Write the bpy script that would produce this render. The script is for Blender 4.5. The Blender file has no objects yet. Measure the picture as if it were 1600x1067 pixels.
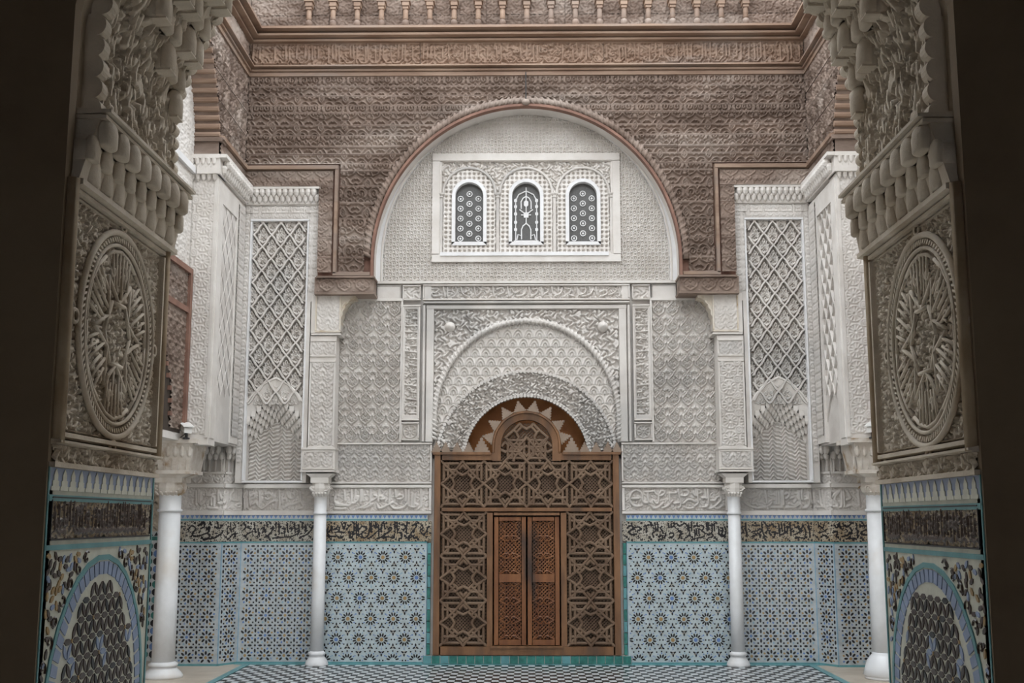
import bpy, math, random
import numpy as np
from mathutils import Matrix, Vector
random.seed(7); np.random.seed(7)
PI = math.pi
SC = bpy.context.scene
COL = SC.collection

# ------------------------------------------------------------------ camera, sky, exposure
F = 1800.0                      # focal length in pixels of a 1600 px wide frame
CAMZ = 2.17
YAW = math.radians(0.7864); PITCH = math.radians(8.764)
cam = bpy.data.cameras.new('camera'); cam.sensor_width = 36.0; cam.lens = 36.0 * F / 1600.0
cam.clip_start = 0.05
camo = bpy.data.objects.new('camera', cam); COL.objects.link(camo)
camo.location = (0, 0, CAMZ); camo.rotation_euler = (PI / 2 + PITCH, 0, YAW)
SC.camera = camo

world = bpy.data.worlds.new('sky'); SC.world = world; world.use_nodes = True
wb = world.node_tree.nodes['Background']
wb.inputs['Color'].default_value = (0.90, 0.955, 1.0, 1); wb.inputs['Strength'].default_value = 2.2
SC.view_settings.view_transform = 'Standard'; SC.view_settings.look = 'None'
SC.view_settings.gamma = 1.0; SC.view_settings.use_curve_mapping = False
SC.view_settings.exposure = 1.0

# ------------------------------------------------------------------ measuring: photo pixel -> metres on an upright plane at distance Y
_fw = np.array([-math.sin(YAW) * math.cos(PITCH), math.cos(YAW) * math.cos(PITCH), math.sin(PITCH)])
_rt = np.array([math.cos(YAW), math.sin(YAW), 0.0]); _up = np.cross(_rt, _fw)
XC = -0.02                      # axis of the courtyard
def meas(px, py, Y=18.0):
    r = _fw * F + _rt * (px - 800) + _up * (533.5 - py)
    t = Y / r[1]
    return r[0] * t, CAMZ + r[2] * t
def zf(py, Y=18.0): return float(meas(820, py, Y)[1])
def uf(px, py=600, Y=18.0): return float(abs(meas(px, py, Y)[0] - XC))
def xf(px, py=600, Y=18.0): return float(meas(px, py, Y)[0])

# ------------------------------------------------------------------ materials (procedural)
M = {}
def mk(name, c1, c2=None, scale=3.0, rough=0.85, c3=None, scale3=0.6, lo3=0.52, hi3=0.62, stretch=(1, 1, 1), bump=0.0, bscale=60.0, metal=0.0, rnd=0.0, spec=0.5):
    m = bpy.data.materials.new(name); m.use_nodes = True
    nt = m.node_tree; b = nt.nodes['Principled BSDF']
    b.inputs['Roughness'].default_value = rough; b.inputs['Metallic'].default_value = metal
    b.inputs['Specular IOR Level'].default_value = spec
    tc = nt.nodes.new('ShaderNodeTexCoord'); mp = nt.nodes.new('ShaderNodeMapping')
    mp.inputs['Scale'].default_value = stretch
    nt.links.new(tc.outputs['Object'], mp.inputs['Vector'])
    out = None
    if c2 is None:
        rgb = nt.nodes.new('ShaderNodeRGB'); rgb.outputs[0].default_value = (*c1, 1); out = rgb.outputs[0]
    else:
        n = nt.nodes.new('ShaderNodeTexNoise'); n.inputs['Scale'].default_value = scale; n.inputs['Detail'].default_value = 6
        n.inputs['Roughness'].default_value = 0.62
        nt.links.new(mp.outputs[0], n.inputs['Vector'])
        r = nt.nodes.new('ShaderNodeValToRGB')
        r.color_ramp.elements[0].position = 0.36; r.color_ramp.elements[0].color = (*c1, 1)
        r.color_ramp.elements[1].position = 0.64; r.color_ramp.elements[1].color = (*c2, 1)
        nt.links.new(n.outputs['Fac'], r.inputs['Fac']); out = r.outputs['Color']
    if c3 is not None:
        n = nt.nodes.new('ShaderNodeTexNoise'); n.inputs['Scale'].default_value = scale3; n.inputs['Detail'].default_value = 5
        nt.links.new(mp.outputs[0], n.inputs['Vector'])
        mr = nt.nodes.new('ShaderNodeMapRange'); mr.inputs['From Min'].default_value = lo3; mr.inputs['From Max'].default_value = hi3
        nt.links.new(n.outputs['Fac'], mr.inputs['Value'])
        mx = nt.nodes.new('ShaderNodeMix'); mx.data_type = 'RGBA'; mx.inputs['B'].default_value = (*c3, 1)
        nt.links.new(mr.outputs[0], mx.inputs['Factor']); nt.links.new(out, mx.inputs['A']); out = mx.outputs['Result']
    if rnd:
        oi = nt.nodes.new('ShaderNodeObjectInfo'); hs = nt.nodes.new('ShaderNodeHueSaturation')
        mr = nt.nodes.new('ShaderNodeMapRange'); mr.inputs['To Min'].default_value = 1 - rnd; mr.inputs['To Max'].default_value = 1 + rnd
        nt.links.new(oi.outputs['Random'], mr.inputs['Value']); nt.links.new(mr.outputs[0], hs.inputs['Value'])
        nt.links.new(out, hs.inputs['Color']); out = hs.outputs['Color']
    nt.links.new(out, b.inputs['Base Color'])
    if bump:
        n = nt.nodes.new('ShaderNodeTexNoise'); n.inputs['Scale'].default_value = bscale; n.inputs['Detail'].default_value = 4
        nt.links.new(mp.outputs[0], n.inputs['Vector'])
        bp = nt.nodes.new('ShaderNodeBump'); bp.inputs['Strength'].default_value = bump; bp.inputs['Distance'].default_value = 0.01
        nt.links.new(n.outputs['Fac'], bp.inputs['Height']); nt.links.new(bp.outputs[0], b.inputs['Normal'])
    M[name] = m
    return m
mk('plaster', (0.56, 0.515, 0.475), (0.69, 0.65, 0.61), 2.2, 0.9, (0.50, 0.475, 0.45), 0.7, 0.52, 0.66, bump=0.15)
mk('plaster_pale', (0.62, 0.575, 0.53), (0.73, 0.69, 0.65), 2.5, 0.9, bump=0.1)
mk('limewash', (0.70, 0.685, 0.68), (0.79, 0.78, 0.78), 3, 0.85)
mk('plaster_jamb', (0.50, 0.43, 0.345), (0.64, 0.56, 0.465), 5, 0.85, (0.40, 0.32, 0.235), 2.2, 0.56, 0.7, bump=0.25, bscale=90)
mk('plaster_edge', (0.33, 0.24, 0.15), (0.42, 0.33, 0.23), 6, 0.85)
mk('corbel_plaster', (0.66, 0.58, 0.47), (0.74, 0.68, 0.60), 4, 0.9, (0.42, 0.30, 0.17), 3.0, 0.56, 0.68)
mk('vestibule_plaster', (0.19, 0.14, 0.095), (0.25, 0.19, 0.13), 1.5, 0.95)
mk('cedar', (0.145, 0.098, 0.074), (0.29, 0.215, 0.172), 2.4, 0.8, (0.42, 0.35, 0.30), 0.8, 0.52, 0.72, stretch=(0.5, 1, 1.8), bump=0.2, rnd=0.10)
mk('cedar_warm', (0.225, 0.14, 0.095), (0.34, 0.235, 0.17), 2.5, 0.75, (0.27, 0.20, 0.16), 1.1, 0.5, 0.62, stretch=(0.4, 1, 2.5), bump=0.15, rnd=0.08)
mk('cedar_red', (0.17, 0.085, 0.06), (0.26, 0.14, 0.10), 3, 0.75)
mk('door_wood', (0.135, 0.062, 0.026), (0.235, 0.115, 0.052), 2.2, 0.5, (0.10, 0.055, 0.032), 1.4, 0.52, 0.66, stretch=(2.5, 1, 0.5), bump=0.15)
mk('door_leaf_wood', (0.15, 0.052, 0.018), (0.25, 0.10, 0.036), 2.0, 0.45, (0.05, 0.03, 0.022), 1.3, 0.56, 0.68, stretch=(2.5, 1, 0.45), bump=0.1)
mk('strap_wood', (0.115, 0.066, 0.038), (0.205, 0.132, 0.083), 2.5, 0.6, bump=0.15)
mk('cutout_wood', (0.23, 0.165, 0.12), (0.30, 0.225, 0.17), 4, 0.75)
mk('hall_wood', (0.30, 0.10, 0.018), (0.40, 0.15, 0.03), 3, 0.55)  # orange brightened in the colour to stand in for light inside the hall
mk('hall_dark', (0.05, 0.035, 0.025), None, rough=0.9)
mk('marble', (0.66, 0.66, 0.66), (0.76, 0.76, 0.77), 2.5, 0.45, (0.62, 0.58, 0.54), 1.2, 0.56, 0.7)
mk('marble_floor', (0.42, 0.36, 0.29), (0.55, 0.48, 0.40), 2.2, 0.4)
mk('capital_stone', (0.56, 0.49, 0.42), (0.68, 0.63, 0.57), 7, 0.8, (0.34, 0.23, 0.13), 4, 0.56, 0.68)
mk('glass_screen', (0.055, 0.053, 0.05), (0.11, 0.105, 0.10), 90, 0.35)
def glaze(name, c, r=0.28, var=0.12): mk(name, tuple(x * (1 - var) for x in c), tuple(x * (1 + var) for x in c), 9, r, rnd=0.0, spec=0.3)
glaze('tile_white', (0.56, 0.59, 0.60)); glaze('tile_cream', (0.60, 0.60, 0.51)); glaze('tile_black', (0.018, 0.016, 0.018)); glaze('tile_blue', (0.13, 0.22, 0.46))
glaze('tile_sky', (0.27, 0.40, 0.50)); glaze('tile_ochre', (0.36, 0.235, 0.10)); glaze('tile_teal', (0.12, 0.29, 0.31)); glaze('tile_green', (0.045, 0.19, 0.165), var=0.3)
glaze('tile_ground', (0.44, 0.47, 0.48)); glaze('tile_aqua', (0.46, 0.52, 0.535)); glaze('tile_brown', (0.055, 0.035, 0.028)); glaze('tile_lilac', (0.25, 0.31, 0.46))
mk('grout', (0.45, 0.46, 0.44), None, rough=0.9)
mk('band_ground', (0.27, 0.19, 0.105), (0.46, 0.40, 0.31), 6, 0.7)
mk('band_ground_grey', (0.30, 0.26, 0.20), (0.50, 0.47, 0.41), 6, 0.7)
mk('camera_white', (0.72, 0.70, 0.67), None, rough=0.4)
mk('camera_dark', (0.03, 0.03, 0.035), None, rough=0.25)
mk('wrap_plastic', (0.75, 0.76, 0.78), None, rough=0.18)
mk('iron', (0.03, 0.028, 0.026), None, rough=0.6)

# ------------------------------------------------------------------ frames and mesh builders
class Fr:
    def __init__(s, O, eu, ev, en):
        s.O = np.array(O, float); s.eu = np.array(eu, float); s.ev = np.array(ev, float); s.en = np.array(en, float)
        s.flip = float(np.dot(np.cross(s.eu, s.ev), s.en)) < 0
    def __call__(s, U, V, N):
        U = np.asarray(U, float); V = np.asarray(V, float); N = np.asarray(N, float)
        return s.O + U[..., None] * s.eu + V[..., None] * s.ev + N[..., None] * s.en
def FY(Y, side=1, X0=None):      # upright plane facing the viewer; u runs outward from the axis (side -1 = left), n toward the viewer
    return Fr((XC if X0 is None else X0, Y, 0), (side, 0, 0), (0, 0, 1), (0, -1, 0))
def FX(X, side):                 # side wall at X, u = Y, n into the courtyard
    return Fr((X, 0, 0), (0, 1, 0), (0, 0, 1), (-side, 0, 0))
WORLD = Fr((0, 0, 0), (1, 0, 0), (0, 0, 1), (0, -1, 0))

LOCS = {}
def put(o, parent=None):
    COL.objects.link(o)
    if parent is not None:
        o.parent = parent
        o.matrix_parent_inverse = Matrix.Translation(-parent.location) if parent.parent is None else Matrix.Identity(4)
    return o
def tag(o, label=None, cat=None, group=None, kind=None):
    if label: o['label'] = label
    if cat: o['category'] = cat
    if group: o['group'] = group
    if kind: o['kind'] = kind
    return o
def thing(name, loc, label, cat, group=None, kind=None):
    o = bpy.data.objects.new(name, None); o.empty_display_size = 0.1; o.location = loc; COL.objects.link(o)
    return tag(o, label, cat, group, kind)
def struct(name, parent=None, loc=(0, 0, 0), label=None, cat=None):
    o = bpy.data.objects.new(name, None); o.empty_display_size = 0.1; o.location = loc; COL.objects.link(o)
    return tag(o, label, cat, None, 'structure')
def raw(name, V, Fl, mats, fm=None, parent=None, smooth=False):
    me = bpy.data.meshes.new(name); me.from_pydata([tuple(map(float, v)) for v in V], [], Fl)
    for m in mats: me.materials.append(M[m])
    if fm is not None: me.polygons.foreach_set('material_index', np.array(fm, dtype=np.int32))
    if smooth: me.polygons.foreach_set('use_smooth', np.ones(len(me.polygons), dtype=bool))
    me.update()
    return put(bpy.data.objects.new(name, me), parent)
class MB:
    def __init__(s, fr=WORLD): s.fr = fr; s.v = []; s.f = []; s.m = []
    def add(s, pts, faces, mi=0):
        b = len(s.v); s.v += [tuple(p) for p in pts]
        s.f += [tuple(b + i for i in f) for f in faces]; s.m += [mi] * len(faces)
    def box(s, u0, u1, v0, v1, n0, n1, mi=0, bev=0.0):
        b = bev
        P = [(u0, v0, n0), (u1, v0, n0), (u1, v1, n0), (u0, v1, n0), (u0 + b, v0 + b, n1), (u1 - b, v0 + b, n1), (u1 - b, v1 - b, n1), (u0 + b, v1 - b, n1)]
        s.add(P, [(3, 2, 1, 0), (4, 5, 6, 7), (0, 1, 5, 4), (1, 2, 6, 5), (2, 3, 7, 6), (3, 0, 4, 7)], mi)
    def prism(s, poly, n0, n1, mi=0, back=True):
        k = len(poly); a = sum(poly[i][0] * poly[(i + 1) % k][1] - poly[(i + 1) % k][0] * poly[i][1] for i in range(k))
        if a < 0: poly = poly[::-1]
        P = [(p[0], p[1], n1) for p in poly] + [(p[0], p[1], n0) for p in poly]
        fs = [tuple(range(k))] + [(i + k, (i + 1) % k + k, (i + 1) % k, i) for i in range(k)]
        if back: fs.append(tuple(range(2 * k - 1, k - 1, -1)))
        s.add(P, fs, mi)
    def band(s, A, B, n0, n1, mi=0, close=True, nA=None, nB=None):   # solid between two open curves of equal length (A right-hand/inner, B outer)
        k = len(A); a1 = n1 if nA is None else nA; b1 = n1 if nB is None else nB
        P = [(p[0], p[1], a1) for p in A] + [(p[0], p[1], b1) for p in B] + [(p[0], p[1], n0) for p in A] + [(p[0], p[1], n0) for p in B]
        fs = []
        for i in range(k - 1):
            fs += [(i, i + 1, k + i + 1, k + i), (2 * k + i, 2 * k + i + 1, i + 1, i), (k + i, k + i + 1, 3 * k + i + 1, 3 * k + i), (3 * k + i, 3 * k + i + 1, 2 * k + i + 1, 2 * k + i)]
        fs += [(0, k, 3 * k, 2 * k), (k - 1, 3 * k - 1, 4 * k - 1, 2 * k - 1)]
        s.add(P, fs, mi)
    def tube(s, pts, r, n=6, mi=0, lobes=0, twist=0.0, closed=False):
        pts = [np.array(p, float) for p in pts]; K = len(pts); ring = []
        L = 0.0
        for i, p in enumerate(pts):
            q0 = pts[(i - 1) % K] if closed else pts[max(i - 1, 0)]; q1 = pts[(i + 1) % K] if closed else pts[min(i + 1, K - 1)]
            t = q1 - q0; t /= (np.linalg.norm(t) + 1e-9)
            w = np.array((0, 0, 1.0)) if abs(t[2]) < 0.9 else np.array((1.0, 0, 0))
            a = np.cross(t, w); a /= np.linalg.norm(a); b = np.cross(a, t)
            if i: L += float(np.linalg.norm(p - pts[i - 1]))
            rr = r[i] if hasattr(r, '__len__') else r
            for j in range(n):
                th = 2 * PI * j / n
                q = rr * (1 + (0.28 * math.cos(lobes * (th + twist * L)) if lobes else 0))
                ring.append(p + a * (q * math.cos(th)) + b * (q * math.sin(th)))
        fs = []
        for i in range(K if closed else K - 1):
            i2 = (i + 1) % K
            for j in range(n):
                j2 = (j + 1) % n
                fs.append((i * n + j, i * n + j2, i2 * n + j2, i2 * n + j))
        if not closed: fs += [tuple(range(n - 1, -1, -1)), tuple((K - 1) * n + j for j in range(n))]
        s.add(ring, fs, mi)
    def lathe(s, prof, cu, cn, n=16, mi=0, a0=0.0, a1=2 * PI, sq=None):
        K = len(prof); full = abs(a1 - a0 - 2 * PI) < 1e-6; m = n if full else n + 1; P = []
        for (r, v) in prof:
            for j in range(m):
                th = a0 + (a1 - a0) * j / n
                P.append((cu + r * math.cos(th), v, cn + r * math.sin(th)))
        fs = []
        for i in range(K - 1):
            for j in range(n):
                j2 = (j + 1) % m
                fs.append((i * m + j, (i + 1) * m + j, (i + 1) * m + j2, i * m + j2))
        fs.append(tuple(range(m))); fs.append(tuple((K - 1) * m + j for j in range(m - 1, -1, -1)))
        s.add(P, fs, mi)
    def build(s, name, mats, parent=None, smooth=False, label=None, kind=None):
        A = np.array(s.v, float); W = s.fr(A[:, 0], A[:, 1], A[:, 2])
        fl = [f[::-1] for f in s.f] if s.fr.flip else s.f
        if isinstance(mats, str): mats = [mats]
        o = raw(name, W, fl, mats, s.m, parent, smooth)
        return tag(o, label, None, None, kind)

def relief(name, fmap, u0, u1, v0, v1, du, dv, hf, depth, mats, parent=None, mask=None, mat2=None, skirt=0.0, flip=False, smooth=False, kind=None):
    """carved surface: a real height field; fmap(U,V,H) -> points, H = height in metres"""
    nu = max(2, int(round((u1 - u0) / du)) + 1); nv = max(2, int(round((v1 - v0) / dv)) + 1)
    us = np.linspace(u0, u1, nu); vs = np.linspace(v0, v1, nv)
    if skirt:
        us = np.concatenate(([u0], us, [u1])); vs = np.concatenate(([v0], vs, [v1])); nu += 2; nv += 2
    U, V = np.meshgrid(us, vs)
    H = hf(U, V); HH = H * depth
    if skirt: HH[0, :] = HH[-1, :] = HH[:, 0] = HH[:, -1] = -skirt
    P = fmap(U, V, HH).reshape(-1, 3)
    keep = np.ones((nv, nu), bool) if mask is None else mask(U, V)
    fk = keep[:-1, :-1] & keep[1:, :-1] & keep[:-1, 1:] & keep[1:, 1:]
    idx = np.arange(nu * nv).reshape(nv, nu)
    a, b, c, d = idx[:-1, :-1][fk], idx[:-1, 1:][fk], idx[1:, 1:][fk], idx[1:, :-1][fk]
    Q = np.stack((a, d, c, b) if flip else (a, b, c, d), 1)
    if len(Q) == 0: return None
    used = np.zeros(nu * nv, bool); used[Q.ravel()] = True
    remap = np.cumsum(used) - 1; Q = remap[Q]; P = P[used]
    me = bpy.data.meshes.new(name)
    me.vertices.add(len(P)); me.vertices.foreach_set('co', P.astype(np.float32).ravel())
    me.loops.add(Q.size); me.loops.foreach_set('vertex_index', Q.astype(np.int32).ravel())
    me.polygons.add(len(Q)); me.polygons.foreach_set('loop_start', np.arange(0, Q.size, 4, dtype=np.int32))
    mats = [mats] if isinstance(mats, str) else list(mats)
    for m in mats: me.materials.append(M[m])
    if mat2 is not None:
        me.materials.append(M[mat2])
        hh = (H[:-1, :-1] + H[1:, :-1] + H[:-1, 1:] + H[1:, 1:])[fk] / 4
        me.polygons.foreach_set('material_index', (hh > 0.42).astype(np.int32) * len(mats))
    if smooth: me.polygons.foreach_set('use_smooth', np.ones(len(Q), dtype=bool))
    me.update(calc_edges=True)
    o = put(bpy.data.objects.new(name, me), parent)
    return tag(o, kind=kind)
def panel(name, fr, u0, u1, v0, v1, n, hf, depth, mats, parent=None, du=0.0115, dv=None, **kw):
    if abs(fr.O[1] - 18.0) < 0.001 and abs(fr.en[1]) > 0.9 and n < 0.02 and depth > 0.009:      # cut deeper into the door wall, same surface
        k = 1.75 if depth < 0.04 else 1.2
        n -= depth * (k - 1); depth *= k
    return relief(name, lambda U, V, H: fr(U, V, H + n), u0, u1, v0, v1, du, dv or du, lambda U, V: hf(U - u0, V - v0), depth, mats, parent, flip=fr.flip, **kw)

# ------------------------------------------------------------------ carved patterns
def dist_strokes(X, Y, strokes, soft):
    h = np.zeros_like(X)
    for pts, hw in strokes:
        best = np.full_like(X, 1e9)
        for (x0, y0), (x1, y1) in zip(pts[:-1], pts[1:]):
            dx, dy = x1 - x0, y1 - y0; L2 = dx * dx + dy * dy + 1e-12
            t = np.clip(((X - x0) * dx + (Y - y0) * dy) / L2, 0, 1)
            best = np.minimum(best, (X - x0 - t * dx) ** 2 + (Y - y0 - t * dy) ** 2)
        h = np.maximum(h, np.clip((hw - np.sqrt(best)) / soft + 0.5, 0, 1))
    return h
def cellpat(strokes, W, H, n=56, soft=None, rel=True):
    """periodic carved cell W x H metres; strokes in cell units"""
    nx = n; ny = max(8, int(n * H / W)); soft = 0.011
    X, Y = np.meshgrid((np.arange(nx) + 0.5) / nx * W, (np.arange(ny) + 0.5) / ny * H)
    st = [([(p[0] * W, p[1] * H) for p in pts], hw * W) for pts, hw in strokes]
    h = np.zeros_like(X)
    for ox in (-W, 0, W):
        for oy in (-H, 0, H):
            h = np.maximum(h, dist_strokes(X, Y, [([(p[0] + ox, p[1] + oy) for p in pts], hw) for pts, hw in st], soft))
    def f(U, V):
        gx = (U / W) * nx - 0.5; gy = (V / H) * ny - 0.5
        ix = np.floor(gx).astype(int); iy = np.floor(gy).astype(int); fx = gx - ix; fy = gy - iy
        g = lambda a, b: h[b % ny, a % nx]
        return (g(ix, iy) * (1 - fx) + g(ix + 1, iy) * fx) * (1 - fy) + (g(ix, iy + 1) * (1 - fx) + g(ix + 1, iy + 1) * fx) * fy
    return f
def arc(cx, cy, r, a0, a1, n=12, ry=None):
    ry = r if ry is None else ry
    return [(cx + r * math.cos(math.radians(a0 + (a1 - a0) * i / n)), cy + ry * math.sin(math.radians(a0 + (a1 - a0) * i / n))) for i in range(n + 1)]
def spiral(cx, cy, r, a0, turns, n=14, end=0.15):
    return [(cx + r * (1 - (1 - end) * i / n) * math.cos(math.radians(a0) + turns * 2 * PI * i / n), cy + r * (1 - (1 - end) * i / n) * math.sin(math.radians(a0) + turns * 2 * PI * i / n)) for i in range(n + 1)]
def mirror(st): return st + [([(1 - p[0], p[1]) for p in pts], hw) for pts, hw in st]
def shift(st, dx, dy): return [([(p[0] + dx, p[1] + dy) for p in pts], hw) for pts, hw in st]
_a = mirror([([(0.5, 0.02), (0.36, 0.10), (0.14, 0.25), (0.10, 0.40), (0.24, 0.55), (0.42, 0.68), (0.5, 0.82)], 0.042),
             (spiral(0.31, 0.36, 0.13, 250, 1.2), 0.035), ([(0.12, 0.42), (0.02, 0.50), (0.0, 0.58)], 0.04), ([(0.30, 0.58), (0.20, 0.68), (0.28, 0.76)], 0.04)])
_a += [([(0.5, 0.46), (0.43, 0.54), (0.5, 0.66), (0.57, 0.54), (0.5, 0.46)], 0.03), ([(0.5, 0.20), (0.5, 0.36)], 0.03)]
ARAB_S = _a + [([(0.0, 0.90), (0.0, 1.0)], 0.05)] + mirror([(spiral(0.12, 0.88, 0.09, 0, -1.0), 0.033), ([(0.5, 0.82), (0.38, 0.90), (0.36, 0.98)], 0.04)])
def arab(W, H, **k): return cellpat(ARAB_S, W, H, **k)
SEB = [([(0.5, 0.05), (0.5, 0.2)], 0.03), (arc(0.5, 0.5, 0.07, 0, 360, 10), 0.03)] + mirror([([(0.5, 0.3), (0.42, 0.26), (0.42, 0.16)], 0.03), ([(0.36, 0.6), (0.44, 0.56)], 0.03), ([(0.12, 0.44), (0.2, 0.5), (0.12, 0.58)], 0.03), ([(0.5, 0.10), (0.28, 0.22), (0.20, 0.40), (0.36, 0.52), (0.5, 0.44)], 0.045), (spiral(0.33, 0.36, 0.09, 0, 1.0), 0.035), ([(0.5, 0.62), (0.40, 0.74), (0.5, 0.88)], 0.045), ([(0.22, 0.5), (0.32, 0.66), (0.26, 0.74)], 0.04)])
GEO_S = [(arc(0.5, 0.5, 0.30, 0, 360, 16), 0.05), (arc(0, 0, 0.30, 0, 360, 16), 0.05), (arc(0.5, 0, 0.17, 0, 360, 12), 0.045), (arc(0, 0.5, 0.17, 0, 360, 12), 0.045), ([(0.5, 0.44), (0.5, 0.56)], 0.05), ([(0, -0.06), (0, 0.06)], 0.05)]
GEO = cellpat(GEO_S, 0.112, 0.125, n=32)
SCALE_S = [(arc(0.5, 0.10, 0.42, 0, 180, 12), 0.05), (arc(0.5, 0.10, 0.24, 0, 180, 10), 0.05), (arc(0, 0.60, 0.42, 0, 180, 12), 0.05), (arc(0, 0.60, 0.24, 0, 180, 10), 0.05), (arc(1, 0.60, 0.42, 0, 180, 12), 0.05), ([(0.5, 0.08), (0.5, 0.2)], 0.05), ([(0, 0.58), (0, 0.7)], 0.05)]
SCALE = cellpat(SCALE_S, 0.17, 0.30, n=34, soft=0.02)
STAR_S = [([(0.5 + 0.10 * math.cos(t), 0.5 + 0.10 * math.sin(t)), (0.5 + 0.40 * math.cos(t), 0.5 + 0.40 * math.sin(t))], 0.035) for t in [k * PI / 6 for k in range(12)]] + [(arc(0.5, 0.5, 0.43, 0, 360, 18), 0.03), (arc(0, 0, 0.2, 0, 360, 10), 0.04), (arc(0, 0, 0.08, 0, 360, 8), 0.05)]
STARP = cellpat(STAR_S, 0.26, 0.26, n=44, soft=0.018)
SMALLARAB = arab(0.17, 0.20, n=48)
FIELD = arab(0.215, 0.285, n=64)
WOOD_S = mirror([(spiral(0.24, 0.42, 0.17, 300, 1.35, 20), 0.026), ([(0.40, 0.28), (0.46, 0.40), (0.42, 0.52), (0.30, 0.62), (0.16, 0.66), (0.04, 0.60), (0.0, 0.52)], 0.028), ([(0.5, 0.60), (0.40, 0.70), (0.40, 0.80), (0.5, 0.92)], 0.028), ([(0.0, 0.80), (0.10, 0.74), (0.22, 0.80), (0.30, 0.92), (0.38, 0.98)], 0.028), ([(0.10, 0.30), (0.02, 0.22), (0.10, 0.12), (0.22, 0.06), (0.34, 0.02)], 0.026), ([(0.14, 0.90), (0.06, 0.96), (0.0, 0.92)], 0.026), ([(0.30, 0.20), (0.20, 0.24), (0.16, 0.18)], 0.026)])
WOOD_S += [([(0.5, 0.06), (0.5 + 0.16 * math.cos(math.radians(t)), 0.06 + 0.17 * math.sin(math.radians(t)))], 0.016) for t in range(0, 181, 30)] + [(arc(0.5, 0.06, 0.17, 0, 180, 12, ry=0.18), 0.018), ([(0.5, 0.68), (0.46, 0.76), (0.5, 0.84), (0.54, 0.76), (0.5, 0.68)], 0.018), (arc(0, 0.42, 0.055, 0, 360, 10), 0.022)]
WOODP = cellpat(WOOD_S, 0.385, 0.47, n=88)
def LETTERS(W, H, seed, hw=0.013, dens=1.0):          # band of tall letters with loops over a rolling base line
    rng = random.Random(seed); st = []; x = 0.05
    while x < W - 0.05:
        r = rng.random()
        if r < .45: st.append(([(x, H * rng.uniform(.14, .35)), (x + rng.uniform(-.012, .012), H * rng.uniform(.78, .92))], hw))
        elif r < .7: st.append((spiral(x + .03, H * rng.uniform(.25, .6), 0.045, rng.uniform(0, 360), rng.choice((-1.1, 1.1))), hw * .9))
        else: st.append(([(x - .05, H * .3), (x, H * .13), (x + .08, H * .12), (x + .14, H * .3)], hw))
        if rng.random() < .5: st.append((spiral(x + .02, H * rng.uniform(.65, .85), 0.03, rng.uniform(0, 360), 0.9), hw * .75))
        x += rng.uniform(.045, .075) / dens
    return st
WOODSMALL = arab(0.28, 0.30, n=48, soft=0.022)
SHELL_S = [([(0.5, 0.12), (0.5 + 0.40 * math.cos(math.radians(t)), 0.12 + 0.66 * math.sin(math.radians(t)))], 0.03) for t in range(15, 170, 25)] + [(arc(0.5, 0.12, 0.42, 0, 180, 12, ry=0.72), 0.03), (spiral(0.0, 0.45, 0.14, 0, 1.2), 0.035), ([(0, 0.62), (0, 0.9)], 0.03)]
SHELL = cellpat(SHELL_S, 0.39, 0.27, n=48, soft=0.026)
def WAVE(U, V): return np.clip(0.5 + 1.4 * np.sin(2 * PI * (V / 0.062 + 0.46 * np.sin(2 * PI * U / 0.21) + 0.22 * np.sin(2 * PI * U / 0.10 + 1))), 0, 1)
def VERM(k):
    def f(U, V):
        a = U * k + 1.6 * np.sin(V * k * 0.8 + 0.6 * np.sin(U * k * 0.45)); b = V * k + 1.6 * np.sin(U * k * 0.7 + 1.3 + np.sin(V * k * 0.4))
        return np.clip(0.5 + 1.9 * np.sin(a) * np.sin(b) + 0.6 * np.sin(a * 1.9 + b), 0, 1)
    return f
VERMF = VERM(62.0)
BORDER = cellpat([(arc(0.5, 0.5, 0.32, 0, 360, 12), 0.07), ([(0, 0.1), (0, 0.9)], 0.06), ([(0.5, 0.35), (0.5, 0.65)], 0.07)], 0.11, 0.12, n=22, soft=0.016)
FLAT = lambda U, V: np.zeros_like(U)

# ------------------------------------------------------------------ inscriptions: strokes followed from the carved bands
def parse(txt, x0, y0, sx, sy, hw):
    """'x,y x,y; ...' in drawing units, y down -> strokes in metres relative to the band's lower left corner"""
    out = []
    for s in txt.split(';'):
        s = s.strip()
        if not s: continue
        p = [tuple(map(float, q.split(','))) for q in s.split()]
        if len(p) >= 3:                     # round the corners
            q = [p[0]]
            for a, b in zip(p[:-1], p[1:]): q += [(a[0] * .75 + b[0] * .25, a[1] * .75 + b[1] * .25), (a[0] * .25 + b[0] * .75, a[1] * .25 + b[1] * .75)]
            p = q + [p[-1]]
        out.append(([((x - x0) * sx, (y0 - y) * sy) for x, y in p], hw))
    return out
T_LD = "33,11 34,25;43,10 43,28;48,10 47.5,27;55.5,10 56,30;58,10 58.5,26;69,10 69,33;81,10 80,26;95.5,10 95,29;103,11 104,21;106,10 106,18;117,10 117.5,26;121,11 121.5,33;126,15 125.5,33;130,18 129,35;138.5,10 138.5,33;20,20 19,26 23,30 34,32 40,32;21,31 30,33 35,32 40,33 43,29;47,28 52,25 52.5,21 50,19 49,22 52,24;39,29 48,29;74,18 79,20 74,24 70,26;82,19 87,20 82,24 88,23;56,36 64,32 69,27;60,36 66,34 72,30;78,30 80,36 85,36 92,32 100,28;96,30 100,36 106,37 115,35 119,30;104,21 110,17 114,19 113,23 106,23;124,34 130,35 134,32 130,29;135,37 139,33;20,36 30,37 36,36"
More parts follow.
